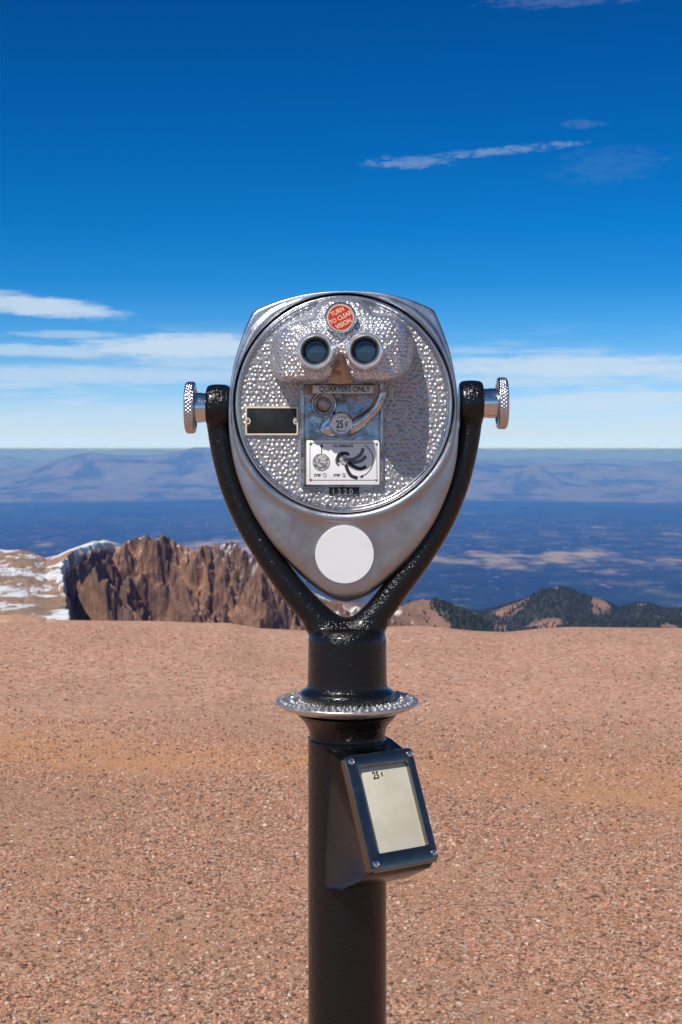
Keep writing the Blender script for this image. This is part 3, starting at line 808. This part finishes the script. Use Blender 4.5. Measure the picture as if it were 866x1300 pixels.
boulder(18, 775.5, 92, 12.6, 1, 'largest rounded pink granite boulder at the left end of the gravel edge')
boulder(62, 783, 34, 12.5, 2, 'small reddish boulder just right of the largest one, below the snow')
boulder(278, 794, 46, 12.9, 3, 'low orange boulder on the gravel edge below the brown cliff')
boulder(306, 800, 34, 13.0, 8, 'flat orange slab of rock beside the low boulder below the cliff')
boulder(795, 798.5, 42, 12.8, 4, 'low pale boulder on the right gravel edge before the dark wooded hill')
boulder(862, 795, 40, 12.9, 5, 'pale boulder at the far right end of the gravel edge')

# ================================================================== THE NEAR MOUNTAIN
def z_at(py, r): return EYE - (py - 570) / F * r
pxs = np.arange(-420, 640, .8)
rs_ = np.concatenate([np.geomspace(140, 900, 90, endpoint=False), np.linspace(900, 1180, 56, endpoint=False), np.linspace(1180, 1530, 270, endpoint=False), np.linspace(1530, 1800, 24), np.geomspace(1810, 2600, 14)])
PX, R2 = np.meshgrid(pxs, rs_); AZ2 = az_of(PX); X2, Y2 = R2 * np.sin(AZ2), R2 * np.cos(AZ2)
U = (PX - 433) / F * 1500
GUL = {}
def wall(prof, rc, slope_f, slope_b, gul, useed, drop=1e9):
    q = np.array(prof); top = np.interp(PX, q[:, 0], q[:, 1])
    rcc = rc + 55 * fbm(PX / 90 + useed, PX * 0 + 2.2, 3)
    zt_ = z_at(top, rcc)
    W1 = U + 9 * fbm(U / 30 + 2, R2 / 26 + useed, 4) + .22 * (rcc - R2)
    W2 = U * .8 - (rcc - R2) * .55
    g1 = ridged(W1 / 58 + useed, R2 / 95, 4, .55) * gul + ridged(W1 / 22 + useed, R2 / 30 + 4, 4, .55) * gul * .28 + fbm(U / 9, R2 / 11 + useed, 4) * gul * .34
    GUL[useed] = g1 / gul
    g2 = gul * 3.2 * (np.abs(perlin((W1 + 25 * fbm(U / 60, R2 / 70 + useed, 3)) / 66 + useed * 1.7, R2 * 0 + useed)) * 2 - .55)
    front = np.maximum(rcc - R2 - g1 - gul * .3 + g2 * sstep(rcc - R2, 0, 45), 0)
    back = np.maximum(R2 - rcc, 0)
    f_ = front * slope_f * (.8 + .35 * fbm(U / 50 + 3, R2 / 60 + useed, 3))
    return zt_ - f_ - back * slope_b
main = [(-420, 900), (60, 780), (100, 740), (128, 712), (148, 694), (160, 689), (178, 686.5), (192, 687.5), (204, 684.5), (216, 685.5), (228, 689), (240, 693.5), (254, 698), (264, 697), (276, 693), (286, 692), (296, 690), (302, 696), (308, 702), (315, 709), (330, 716), (348, 725), (366, 734), (384, 745), (404, 757), (420, 765), (436, 769), (452, 771), (470, 776), (500, 790), (540, 815), (640, 900)]
spur = [(-420, 1000), (20, 830), (60, 800), (74, 788), (84, 776), (92, 765), (99, 751), (108, 742), (118, 734), (128, 738), (140, 750), (156, 767), (176, 786), (196, 802), (220, 830), (280, 900), (640, 1000)]
spur2 = [(-420, 1000), (190, 900), (215, 800), (232, 768), (243, 760), (256, 772), (280, 790), (300, 765), (318, 742), (330, 740), (346, 752), (366, 775), (390, 800), (420, 812), (470, 900), (640, 1000)]
zw = wall(main, 1500, 1.2, .10, 22, 1.0)
zs = wall(spur, 1210, 1.1, .5, 12, 7.0)
zs2 = wall(spur2, 1330, 1.15, .6, 15, 13.0)
# gently tilted snowy shoulder on the left
shp = np.array([(-420, 722), (-200, 706), (-60, 698), (0, 697), (26, 696), (40, 699), (58, 706), (72, 703), (88, 696.5), (104, 691), (118, 685.5), (132, 684.5), (146, 688), (160, 692), (200, 705), (640, 900)])
top = np.interp(PX, shp[:, 0], shp[:, 1])
tr = np.clip((R2 - 300) / (1480 - 300), 0, 1.2)
py_s = 800 + (top - 800) * np.power(np.clip(tr, 1e-4, 1), .62)
zsh = z_at(py_s, np.minimum(R2, 1480)) - np.maximum(R2 - 1480, 0) * .12
zsh = zsh + (7 * fbm(X2 / 50, Y2 / 130, 5) + 4 * ridged(X2 / 120, Y2 / 220, 4) + 1.6 * fbm(X2 / 9, Y2 / 40, 4)) * sstep(R2, 240, 700) * (1 - .75 * sstep(R2, 1350, 1480))
edge_px = np.interp(R2, [140, 400, 900, 1150, 1300, 1400, 1480, 2600], [92, 87, 78, 76, 86, 118, 149, 160]) + 9 * fbm(R2 / 60, R2 * 0 + 5, 4)
cut = np.maximum((PX - edge_px) / F * R2, 0)
zsh = zsh - cut * np.interp(R2, [140, 1000, 1300, 1480], [9, 6, 5, 2.4]) * (.8 + .5 * fbm(X2 / 18, Y2 / 40, 3)) - sstep(cut, 0, 3) * 1.5
base = -420.0
Z2 = np.maximum.reduce([zw, zs, zs2, zsh, np.full_like(zw, base)])
steep = np.maximum(sstep(np.abs(Z2 - zsh), .0, 3.0), sstep(cut, .5, 4))           # 0 on the shoulder, 1 on rock
sh1 = U + .55 * Z2; sh2 = U - .30 * Z2
wp = fbm(U / 40 + 1, Z2 / 40, 3) * 14
crag = 17 * ridged((sh1 + wp) / 52, (Z2 + wp) / 74 + 3, 3, .5) + 8.5 * ridged((sh2 + wp) / 24 + 7, Z2 / 30, 4, .55) + 5.0 * ridged(sh1 / 10.5 + 2, Z2 / 12.5, 4, .6) + 2.4 * fbm(U / 4.2, Z2 / 5, 3)
Z2 = Z2 + steep * (crag - 12) * sstep(R2, 500, 1000) * (1 - .8 * sstep(R2, 1452, 1500))
gz, gx_ = np.gradient(Z2); dr = np.gradient(R2, axis=0); du = .8 / F * R2
slope = np.hypot(gz / dr, gx_ / du)
n1 = fbm(X2 / 34, Y2 / 60, 5); n2 = fbm(U / 9, Z2 / 22 + R2 / 60, 4); n3 = fbm(X2 / 11 + 3, Y2 / 20, 4)
rock = np.array((.20, .112, .072)); rock2 = np.array((.30, .17, .108)); dark = np.array((.10, .064, .05)); soil = np.array((.40, .245, .17)); tan = np.array((.36, .25, .15)); snow = np.array((.86, .87, .90))
mixc = lambda a, b, t: a + (b - a) * t[..., None]
C = mixc(np.broadcast_to(rock, Z2.shape + (3,)), rock2, sstep(n2 + .5 * n1, -.25, .35))
C = mixc(C, dark, sstep(-n1 + .6 * n3, .15, .5) * .65)
scree = sstep(slope, 1.25, .65)
C = mixc(C, soil, np.clip(scree, 0, 1) * .85)
gm = np.where(zs >= np.maximum(zw, zs2), GUL[7.0], np.where(zs2 >= zw, GUL[13.0], GUL[1.0]))
C = mixc(C, np.array((.37, .205, .12)), sstep(-crag / 14 - .3 * gm + .35 * n2, .1, .75) * .8)
chute = np.exp(-((PX - 255 + 5 * fbm(R2 / 14, R2 * 0 + 8, 3)) / 6.5) ** 2) + .8 * np.exp(-((PX - 322 + 8 * fbm(R2 / 18, R2 * 0 + 3, 3)) / 8) ** 2) + .7 * np.exp(-((PX - 178 + 7 * fbm(R2 / 16, R2 * 0 + 1, 3)) / 5) ** 2)
C = mixc(C, np.array((.42, .235, .14)), np.clip(chute, 0, 1) * steep * sstep(n2, -.35, .15) * .75)
C = mixc(C, dark * .8, sstep(crag / 16 + .3 * n1, .75, 1.3) * .5)
shc = mixc(np.broadcast_to(soil, Z2.shape + (3,)), tan, sstep(n1, -.1, .35))
shc = mixc(shc, rock, sstep(n3 + .4 * n2, .22, .5) * .6)
C = mixc(shc, C, steep)
# snow: drifts on the shoulder, dusting on the right-hand crest
sn = fbm(X2 / 26 + 11, Y2 / 95, 5) + .45 * fbm(X2 / 6 + 3, Y2 / 26, 4)
bias = np.interp(PX, [-420, 0, 60, 120, 160, 240, 262, 320, 350, 480, 640], [.05, .05, -.01, .12, .08, -.5, -.5, -.5, -.5, -.5, -.5])
bias = bias + .16 * sstep(R2, 1250, 1480) * sstep(PX, 60, 110) + .16 * sstep(R2, 520, 380)
smask = sstep(sn + bias, .08, .16) * (1 - steep)
crest = np.exp(-((R2 - 1492) / 34) ** 2)
b2 = np.interp(PX, [100, 118, 150, 165, 200, 250, 258, 300, 330, 400, 440, 470, 500], [-.6, -.1, .0, -.05, -.2, -.15, .08, .10, .04, .04, .08, .05, -.2])
s2 = sstep(fbm(U / 10, R2 / 26 + Z2 / 10, 4) + b2, .10, .2) * sstep(slope, 3.0, 1.0) * steep * np.clip(crest * 1.4, 0, 1)
s3 = sstep(np.abs(Z2 - zs), 1.5, .1) * sstep(R2, 1215, 1245) * sstep(fbm(U / 9, R2 / 30, 3), -.15, .1)
C = mixc(C, snow, np.clip(smask + s2 + s3 * .8, 0, 1))
# the zigzag road across the shoulder
rd = np.abs(PX - (22 + 16 * np.cos((R2 - 640) / 150))) ; C = mixc(C, np.array((.46, .32, .24)), sstep(rd, 3.2, 1.4) * (1 - steep) * sstep(R2, 450, 520) * sstep(R2, 1000, 940))
def tone_mat(scale, dist, var):
    def f(t, b):
        at = t.n('ShaderNodeVertexColor', layer_name='tone').outputs[0]
        co = t.n('ShaderNodeNewGeometry').outputs['Position']
        n1 = t.noise(co, scale, 6, .65)
        c = t.mix(1.0, at, t.ramp(n1, [(.25, (1 - var,) * 3), (.75, (1 + var * .7,) * 3)]), 'MULTIPLY')
        lk(t, c, b.inputs['Base Color'])
        if dist:
            bp = t.n('ShaderNodeBump', {'Height': n1, 'Distance': dist, 'Strength': .7}); lk(t, bp.outputs[0], b.inputs['Normal'])
    return f
M['mountain'] = material('mountain_rock', (.3, .2, .15), 0, .95, build=tone_mat(.16, 5.0, .45), Specular_IOR_Level=.15)
grid_mesh('mountain', X2, Y2, Z2, M['mountain'], color=C, kind='structure')

# ================================================================== WOODED HILLS ON THE RIGHT
pxs = np.arange(300, 1400, 1.5)
rs_ = np.concatenate([np.linspace(1250, 4300, 210), np.geomspace(4320, 6000, 16)])
PX, R3 = np.meshgrid(pxs, rs_); AZ3 = az_of(PX); X3, Y3 = R3 * np.sin(AZ3), R3 * np.cos(AZ3)
def hill(prof, rc, sf, sb, seed, amp=18):
    q = np.array(prof, float); cs = np.array(catmull(q, 6)); top = np.interp(PX, cs[:, 0], cs[:, 1])
    rcc = rc + 120 * fbm(PX / 150 + seed, PX * 0, 2)
    zt_ = z_at(top, rcc)
    s = rcc - R3
    return zt_ - np.where(s > 0, np.sqrt(s * s + 60 ** 2) - 60, 0) * sf - np.where(s < 0, np.sqrt(s * s + 60 ** 2) - 60, 0) * sb + amp * fbm(X3 / 260 + seed, Y3 / 260, 5) * sstep(np.abs(s), 20, 300)
near = [(300, 860), (420, 812), (470, 792), (500, 775), (520, 765.5), (534, 762), (550, 763), (566, 767), (590, 778), (620, 792), (650, 806), (700, 825), (900, 880), (1400, 950)]
far = [(300, 860), (440, 800), (520, 785), (560, 775), (585, 773), (605, 777), (622, 774), (645, 768), (664, 761), (680, 753), (694, 747), (708, 744.5), (722, 746.5), (738, 753), (756, 757), (770, 762), (786, 769), (800, 766), (812, 763), (826, 764), (842, 769), (866, 769), (900, 766), (960, 772), (1050, 768), (1400, 790)]
zn, zf = hill(near, 2100, .30, .35, 2.0, 10), hill(far, 3600, .23, .3, 6.0, 13)
mid3 = [(300, 900), (560, 830), (640, 806), (690, 793), (740, 786), (790, 789), (830, 783), (880, 788), (960, 784), (1400, 800)]
zm = hill(mid3, 2900, .25, .3, 11.0, 16)
Z3 = np.maximum.reduce([zn, zf, zm, np.full_like(zn, -900)])
f1 = fbm(X3 / 170, Y3 / 240, 5); f2 = fbm(X3 / 60 + 5, Y3 / 80, 4)
is_near = sstep(zn - np.maximum(zf, zm), -2, 4)
bare = sstep(f1 + .3 * f2 + np.interp(PX, [300, 650, 672, 690, 705, 722, 740, 752, 775, 790, 1400], [-.06, .02, -.05, .05, .5, .22, -.05, .38, .22, -.05, -.1]) * sstep(R3, 3380, 3500) , .13, .27)
bare_n = sstep(f1 * .8 + .35 * f2 + np.interp(PX, [300, 470, 520, 555, 575, 600, 640, 700], [.3, .5, .45, .15, -.1, -.15, .15, .1]), .0, .15)
bare = bare * (1 - is_near) + bare_n * is_near
soil3 = mixc(np.broadcast_to(np.array((.33, .185, .125)), Z3.shape + (3,)), np.array((.21, .13, .085)), sstep(f2, -.1, .4))
C3 = mixc(np.broadcast_to(np.array((.055, .06, .04)), Z3.shape + (3,)), soil3, np.clip(bare + .0, 0, 1))
C3 = mixc(C3, snow, sstep(fbm(X3 / 22, Y3 / 60, 4), .28, .36) * is_near * sstep(PX, 575, 545) * .8)
M['hill'] = material('hill_soil', (.3, .2, .15), 0, .95, build=tone_mat(.06, 4.0, .35), Specular_IOR_Level=.15)
grid_mesh('hills', X3, Y3, Z3, M['hill'], color=C3, kind='structure')
# the wood on them: a mass of small conifers
dens = (1 - bare)
ir = rng.integers(0, 210, 420000); ic = rng.integers(0, PX.shape[1], 420000)
ok = (rng.random(420000) < dens[ir, ic] * .93 + .035) & (rng.random(420000) < (R3[ir, ic] / 4300) ** 1.0) & (PX[ir, ic] > 440) & (PX[ir, ic] < 1000) & (Z3[ir, ic] > -880)
# only slopes that face the summit or lie on the crest
ir, ic = ir[ok][:75000], ic[ok][:75000]
tx = X3[ir, ic] + rng.uniform(-6, 6, len(ir)); ty = Y3[ir, ic] + rng.uniform(-7, 7, len(ir)); tz = Z3[ir, ic] - 1.0
th = rng.uniform(3.5, 8, len(ir)); tw = th * rng.uniform(.26, .42, len(ir))
a5 = np.arange(5) * 2 * PI / 5
rows = []
for hh_, ww_, ph in ((.08, 1.0, 0), (.5, .62, .6), ):
    rows.append(np.stack([tx[:, None] + tw[:, None] * ww_ * np.cos(a5 + ph), ty[:, None] + tw[:, None] * ww_ * np.sin(a5 + ph), (tz + th * hh_)[:, None] + 0 * a5], -1))
rows.append(np.stack([tx, ty, tz + th], -1)[:, None])
TV = np.concatenate(rows, 1); nt = len(tx)
tf = [(j, (j + 1) % 5, 5 + j) for j in range(5)] + [((j + 1) % 5, 5 + (j + 1) % 5, 5 + j) for j in range(5)] + [(5 + j, 5 + (j + 1) % 5, 10) for j in range(5)]
TF = (np.array(tf)[None] + (np.arange(nt) * 11)[:, None, None]).reshape(-1, 3)
def tree_mat(t, b):
    g = t.n('ShaderNodeNewGeometry')
    lk(t, t.ramp(g.outputs['Random Per Island'], [(0, (.014, .020, .014)), (.6, (.026, .034, .022)), (1, (.05, .054, .034))]), b.inputs['Base Color'])
M['conifer'] = material('conifer_green', (.04, .05, .03), 0, .9, build=tree_mat, Specular_IOR_Level=.1)
fast_mesh('forest', TV.reshape(-1, 3), TF, M['conifer'], None, False)['kind'] = 'stuff'

# ================================================================== PLAIN AND FAR RANGES
LOW = -1500.0
a_ = np.concatenate([np.linspace(-PI, -.34, 150, endpoint=False), np.linspace(-.34, .34, 1300, endpoint=False), np.linspace(.34, PI, 150, endpoint=False)])
r_ = np.concatenate([np.geomspace(3000, 11000, 30, endpoint=False), np.geomspace(11000, 40000, 260, endpoint=False), np.geomspace(40000, 135000, 330)])
AZ4, R4 = np.meshgrid(a_, r_); X4, Y4 = R4 * np.sin(AZ4), R4 * np.cos(AZ4)
p4 = 433 + F * AZ4; km = R4 / 1000; xk, yk = X4 / 1000, Y4 / 1000
Z4 = LOW + 45 * fbm(xk / 2.2, yk / 2.2, 4) * sstep(km, 4, 9) - 25
def bumpf(pc, kmc, wp, wk, h, rough=.6, sc_=4.5, seed=0.):
    e = np.exp(-((p4 - pc) / wp) ** 2 - ((km - kmc) / wk) ** 2)
    return h * e * (1 - rough + rough * (ridged(xk / sc_ + seed, yk / sc_, 6, .55) * .5 + .75))
mt_ = 330 * sstep(km, 43, 49) * (.5 + .8 * ridged(xk / 5, yk / 5, 5)) * (.6 + .6 * fbm(xk / 20, yk / 20, 2))
mt_ = np.maximum(mt_, 0)
mt_ = mt_ + bumpf(205, 58, 150, 5.5, 1000, .45, 6, 1) + bumpf(110, 55, 60, 4, 420, .5, 5, 2) + bumpf(330, 56, 110, 5, 720, .5, 5, 3) + bumpf(470, 57, 160, 5, 560, .5, 5, 7)
mt_ = mt_ + bumpf(678, 51, 24, 2.2, 520, .25, 4, 4) + bumpf(650, 51, 75, 3, 330, .5, 4, 5) + bumpf(770, 60, 130, 5, 560, .6, 5, 6) + bumpf(610, 62, 120, 5, 640, .6, 5, 8) + bumpf(870, 66, 100, 5, 620, .6, 5, 9)
mt_ = mt_ + bumpf(-120, 60, 200, 6, 650, .6, 5, 10) + bumpf(1050, 60, 200, 6, 700, .6, 5, 12)
ring_ = np.exp(-((km - 84) / 8) ** 2) * 900 * (.5 + .5 * (ridged(xk / 9 + 3, yk / 9, 5) * .5 + .7)) * (.8 + .4 * fbm(p4 / 160, km / 30, 2))
far_ = np.exp(-((km - 122) / 7) ** 2) * (1488 + 85 * ridged(p4 / 34 + 3, km / 9, 5, .62) + 50 * fbm(p4 / 150 + 4, p4 * 0, 3))
back = 1 - sstep(np.abs(AZ4), .6, 1.2) * .4
Z4 = Z4 + (mt_ + ring_ + far_) * back
Z4 = np.minimum(Z4, 62)
rise = mt_ + ring_ + far_
q1 = fbm(xk / .9, yk / 1.6, 5); q2 = fbm(xk / 3.4, yk / 5, 4); q3 = fbm(xk / .35, yk / .6, 3)
forest_c = np.array((.030, .046, .030)); forest_d = np.array((.020, .032, .024)); meadow = np.array((.36, .29, .19)); pink = np.array((.135, .13, .135))
C4 = mixc(np.broadcast_to(forest_d, Z4.shape + (3,)), forest_c, sstep(q2, -.3, .3))
mbias = np.interp(km, [10, 15, 17, 19, 21, 23, 25, 28, 34, 44, 60], [-.1, -.07, -.03, .13, .16, .04, -.04, -.08, -.1, -.12, -.12])
mbias = mbias + np.interp(p4, [-200, 0, 250, 420, 560, 620, 740, 800, 1000], [-.05, -.04, .02, .0, .02, .07, .05, -.03, -.05]) * sstep(km, 16, 18) * sstep(km, 25, 22)
q4 = fbm(xk / .55 + 7, yk / 2.4, 5)
open_ = sstep(q1 * .28 + q2 * .5 + .25 * q4 + .16 * q3 + mbias, .12, .34)
q5 = fbm(xk / .45 + 3, yk / .8, 4)
C4 = mixc(C4, np.array((.105, .10, .068)), sstep(q5 + .4 * q2, .0, .35) * .7 * sstep(km, 38, 22))
C4 = mixc(C4, np.array((.014, .022, .018)), sstep(-q5 + .4 * q1, .1, .4) * .7)
C4 = mixc(C4, meadow, open_ * .8)
C4 = mixc(C4, np.array((.42, .30, .24)), sstep(fbm(xk / .16 + 2, yk / .3, 3) + .25 * q1, .34, .56) * .5 * sstep(km, 40, 30))
slope_c = mixc(np.broadcast_to(pink, Z4.shape + (3,)), np.array((.035, .045, .045)), sstep(fbm(xk / 1.6, yk / 2.6, 5) + .3 * q3, -.05, .3) * .85)
C4 = mixc(C4, slope_c, sstep(km + 2.5 * q2, 43.2, 45.2))
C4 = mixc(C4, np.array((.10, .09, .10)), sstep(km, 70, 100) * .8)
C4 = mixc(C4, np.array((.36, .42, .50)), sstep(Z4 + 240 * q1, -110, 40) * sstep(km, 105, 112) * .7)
M['plain'] = material('plain_and_ranges', (.1, .1, .08), 0, 1, build=tone_mat(.0016, 0, .4), Specular_IOR_Level=0)
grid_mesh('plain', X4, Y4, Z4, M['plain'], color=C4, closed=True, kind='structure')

# ---- the air
def haze_box():
    bm = bmesh.new(); bmesh.ops.create_cube(bm, size=2)
    for v in bm.verts: v.co = (v.co.x * 140000, v.co.y * 140000, 70 if v.co.z > 0 else -1700)
    me = bpy.data.meshes.new('haze'); bm.to_mesh(me); bm.free()
    m = bpy.data.materials.new('air'); m.use_nodes = True; t = NT(m.node_tree)
    out = t.n('ShaderNodeOutputMaterial')
    v = t.n('ShaderNodeVolumePrincipled', {'Color': (.075, .265, 1.0, 1), 'Absorption Color': (1, 1, 1, 1), 'Density': HAZE})
    t.t.links.new(v.outputs[0], out.inputs['Volume'])
    me.materials.append(m); o = bpy.data.objects.new('haze', me); COL.objects.link(o); o['kind'] = 'stuff'
HAZE = 3.5e-5
haze_box()

# ================================================================== SUN, SKY, CLOUDS
sv = Vector((-.336, -.538, .773)).normalized()
sun = bpy.data.lights.new('sun', 'SUN'); sun.energy = 4.5; sun.angle = math.radians(.53); sun.color = (1, .955, .89)
so = bpy.data.objects.new('sun', sun); COL.objects.link(so); so.rotation_euler = sv.to_track_quat('Z', 'Y').to_euler()
so.location = (-20, -30, 45)
elev = math.asin(sv.z); azim = math.atan2(sv.x, sv.y)
W = bpy.data.worlds.new('World'); sc.world = W; W.use_nodes = True
t = NT(W.node_tree)
out = t.n('ShaderNodeOutputWorld'); bg = t.n('ShaderNodeBackground', {'Strength': .1}); t.t.links.new(bg.outputs[0], out.inputs[0])
sky = t.n('ShaderNodeTexSky', sky_type='NISHITA', sun_disc=False, sun_elevation=elev, sun_rotation=azim, altitude=4300, air_density=1.0, dust_density=.2, ozone_density=2.0)
gen = t.n('ShaderNodeTexCoord').outputs['Generated']
sp = t.n('ShaderNodeSeparateXYZ', {'Vector': gen}); dx, dy, dz = sp.outputs
hyp = t.m('SQRT', t.m('ADD', t.m('MULTIPLY', dx, dx), t.m('MULTIPLY', dy, dy)))
u = t.m('MULTIPLY', t.m('ARCTAN2', dx, dy), F); v = t.m('MULTIPLY', t.m('DIVIDE', dz, t.m('MAXIMUM', hyp, .05)), F)
# polarised, thin mountain air: the sky deepens quickly with height
tint = t.ramp(t.m('DIVIDE', v, 700.0, clamp=True), [(0.0, (.72, 1.0, 2.6)), (.011, (.70, .9, 1.3)), (.025, (.68, .86, 1.14)), (.12, (.55, .82, 1.03)), (.22, (.22, .69, 1.02)), (.30, (.07, .59, .98)), (.40, (.02, .55, .97)), (.557, (.010, .48, .93)), (.81, (.006, .40, .87)), (1.0, (.006, .36, .8))])
tint = t.mix(t.step(dy, .3, .85), (.80, .92, 1.0), tint)
skyc = t.mix(1.0, sky.outputs[0], tint, 'MULTIPLY')
uv = t.n('ShaderNodeCombineXYZ', {'X': t.m('DIVIDE', u, 260.0), 'Y': t.m('DIVIDE', v, 22.0)}).outputs[0]
n1 = t.noise(uv, 1.0, 6, .6); 
uv2 = t.n('ShaderNodeCombineXYZ', {'X': t.m('DIVIDE', u, 60.0), 'Y': t.m('DIVIDE', v, 9.0), 'Z': 3.0}).outputs[0]
n2 = t.noise(uv2, 1.0, 5, .6)
uv3 = t.n('ShaderNodeCombineXYZ', {'X': t.m('DIVIDE', u, 22.0), 'Y': t.m('DIVIDE', v, 7.0), 'Z': 9.0}).outputs[0]
n3 = t.noise(uv3, 1.0, 6, .65, .6)
wob = t.m('ADD', t.m('MULTIPLY', t.m('SUBTRACT', n1, .5), 1.5), t.m('ADD', t.m('MULTIPLY', t.m('SUBTRACT', n2, .5), 1.2), t.m('MULTIPLY', t.m('SUBTRACT', n3, .5), .9)))
cover = None
for (pc, pyc, hl, hv_, tilt, op, fe) in [
    (58, 393, 108, 15, -.085, .80, .5), (-40, 380, 110, 14, -.05, .5, .3), (95, 427, 85, 6, 0, .45, .2), (235, 441, 150, 19, 0, .85, .4), (30, 448, 150, 9, -.02, .6, .3),
    (120, 476, 330, 14, .0, .55, .2), (330, 462, 200, 13, 0, .5, .2), (720, 467, 230, 17, .0, .78, .35), (640, 485, 190, 9, 0, .5, .2), (760, 511, 190, 14, .02, .72, .3), (600, 512, 120, 10, 0, .45, .2), (960, 470, 220, 20, 0, .7, .3),
    (515, 207, 62, 8, .02, .2, 1), (640, 193, 110, 6, .07, .22, 1), (735, 163, 30, 6, 0, .06, 1), (770, 215, 80, 26, .05, .03, 1), (740, 4, 120, 12, .02, .08, 1), (-300, 440, 250, 18, 0, .7, .3), (1400, 430, 300, 25, 0, .6, .3)]:
    du_ = t.m('SUBTRACT', u, pc - 433); dv_ = t.m('SUBTRACT', t.m('SUBTRACT', v, 570 - pyc), t.m('MULTIPLY', du_, tilt))
    a1 = t.m('POWER', t.m('ABSOLUTE', t.m('DIVIDE', du_, hl)), 2.0); b1 = t.m('POWER', t.m('ABSOLUTE', t.m('DIVIDE', dv_, hv_)), 2.0)
    q = t.m('ADD', t.m('ADD', a1, b1), t.m('MULTIPLY', wob, -1.0))
    if fe == 1: q = t.m('ADD', q, t.m('MULTIPLY', t.m('SUBTRACT', n3, .5), -3.2))
    k_ = t.m('MULTIPLY', t.step(q, 1.15, -.2 if fe == 1 else .1), op)
    cover = k_ if cover is None else t.m('MAXIMUM', cover, k_)
veil = t.m('MULTIPLY', t.m('MULTIPLY', t.step(v, -12, 8), t.step(v, 75, 25)), t.step(n1, .2, .6, .35, .85))
streak = t.m('MULTIPLY', t.m('MULTIPLY', t.step(v, 20, 50), t.step(v, 175, 95)), t.step(t.m('ADD', t.m('MULTIPLY', n1, .7), t.m('MULTIPLY', n2, .3)), .47, .64, 0, .55))
behind = t.m('MULTIPLY', t.m('MULTIPLY', t.step(dy, .2, -.3), t.step(v, 900, 300)), t.step(n1, .48, .65, 0, .5))
cover = t.m('MAXIMUM', t.m('MAXIMUM', cover, veil), t.m('MAXIMUM', streak, behind))
cl = t.mix(t.step(v, 5, 24), (6.2, 8.2, 11.5), (6.3, 7.5, 8.8)); cl = t.mix(t.step(v, -1, 8), (6.4, 9.6, 27.0), cl)
fin = t.mix(cover, skyc, cl)
t.t.links.new(fin, bg.inputs['Color'])

# ================================================================== CAMERA
cam = bpy.data.cameras.new('camera'); co = bpy.data.objects.new('camera', cam); COL.objects.link(co)
co.location = (0, 0, EYE); co.rotation_euler = (PI / 2, 0, 0)
cam.sensor_fit = 'VERTICAL'; cam.sensor_height = 36; cam.sensor_width = 24; cam.lens = 36 * F / 1300
cam.shift_y = (570 - 650) / 1300.0
cam.clip_start = .05; cam.clip_end = 400000
cam.dof.use_dof = True; cam.dof.focus_distance = 1.81; cam.dof.aperture_fstop = 27
sc.camera = co
sc.view_settings.view_transform = 'Standard'; sc.view_settings.look = 'None'; sc.view_settings.gamma = 1; sc.view_settings.exposure = 0
sc.view_settings.use_curve_mapping = False
sc.cycles.use_denoising = True
sc.cycles.max_bounces = 8; sc.cycles.volume_bounces = 3
sc.cycles.sample_clamp_indirect = 8
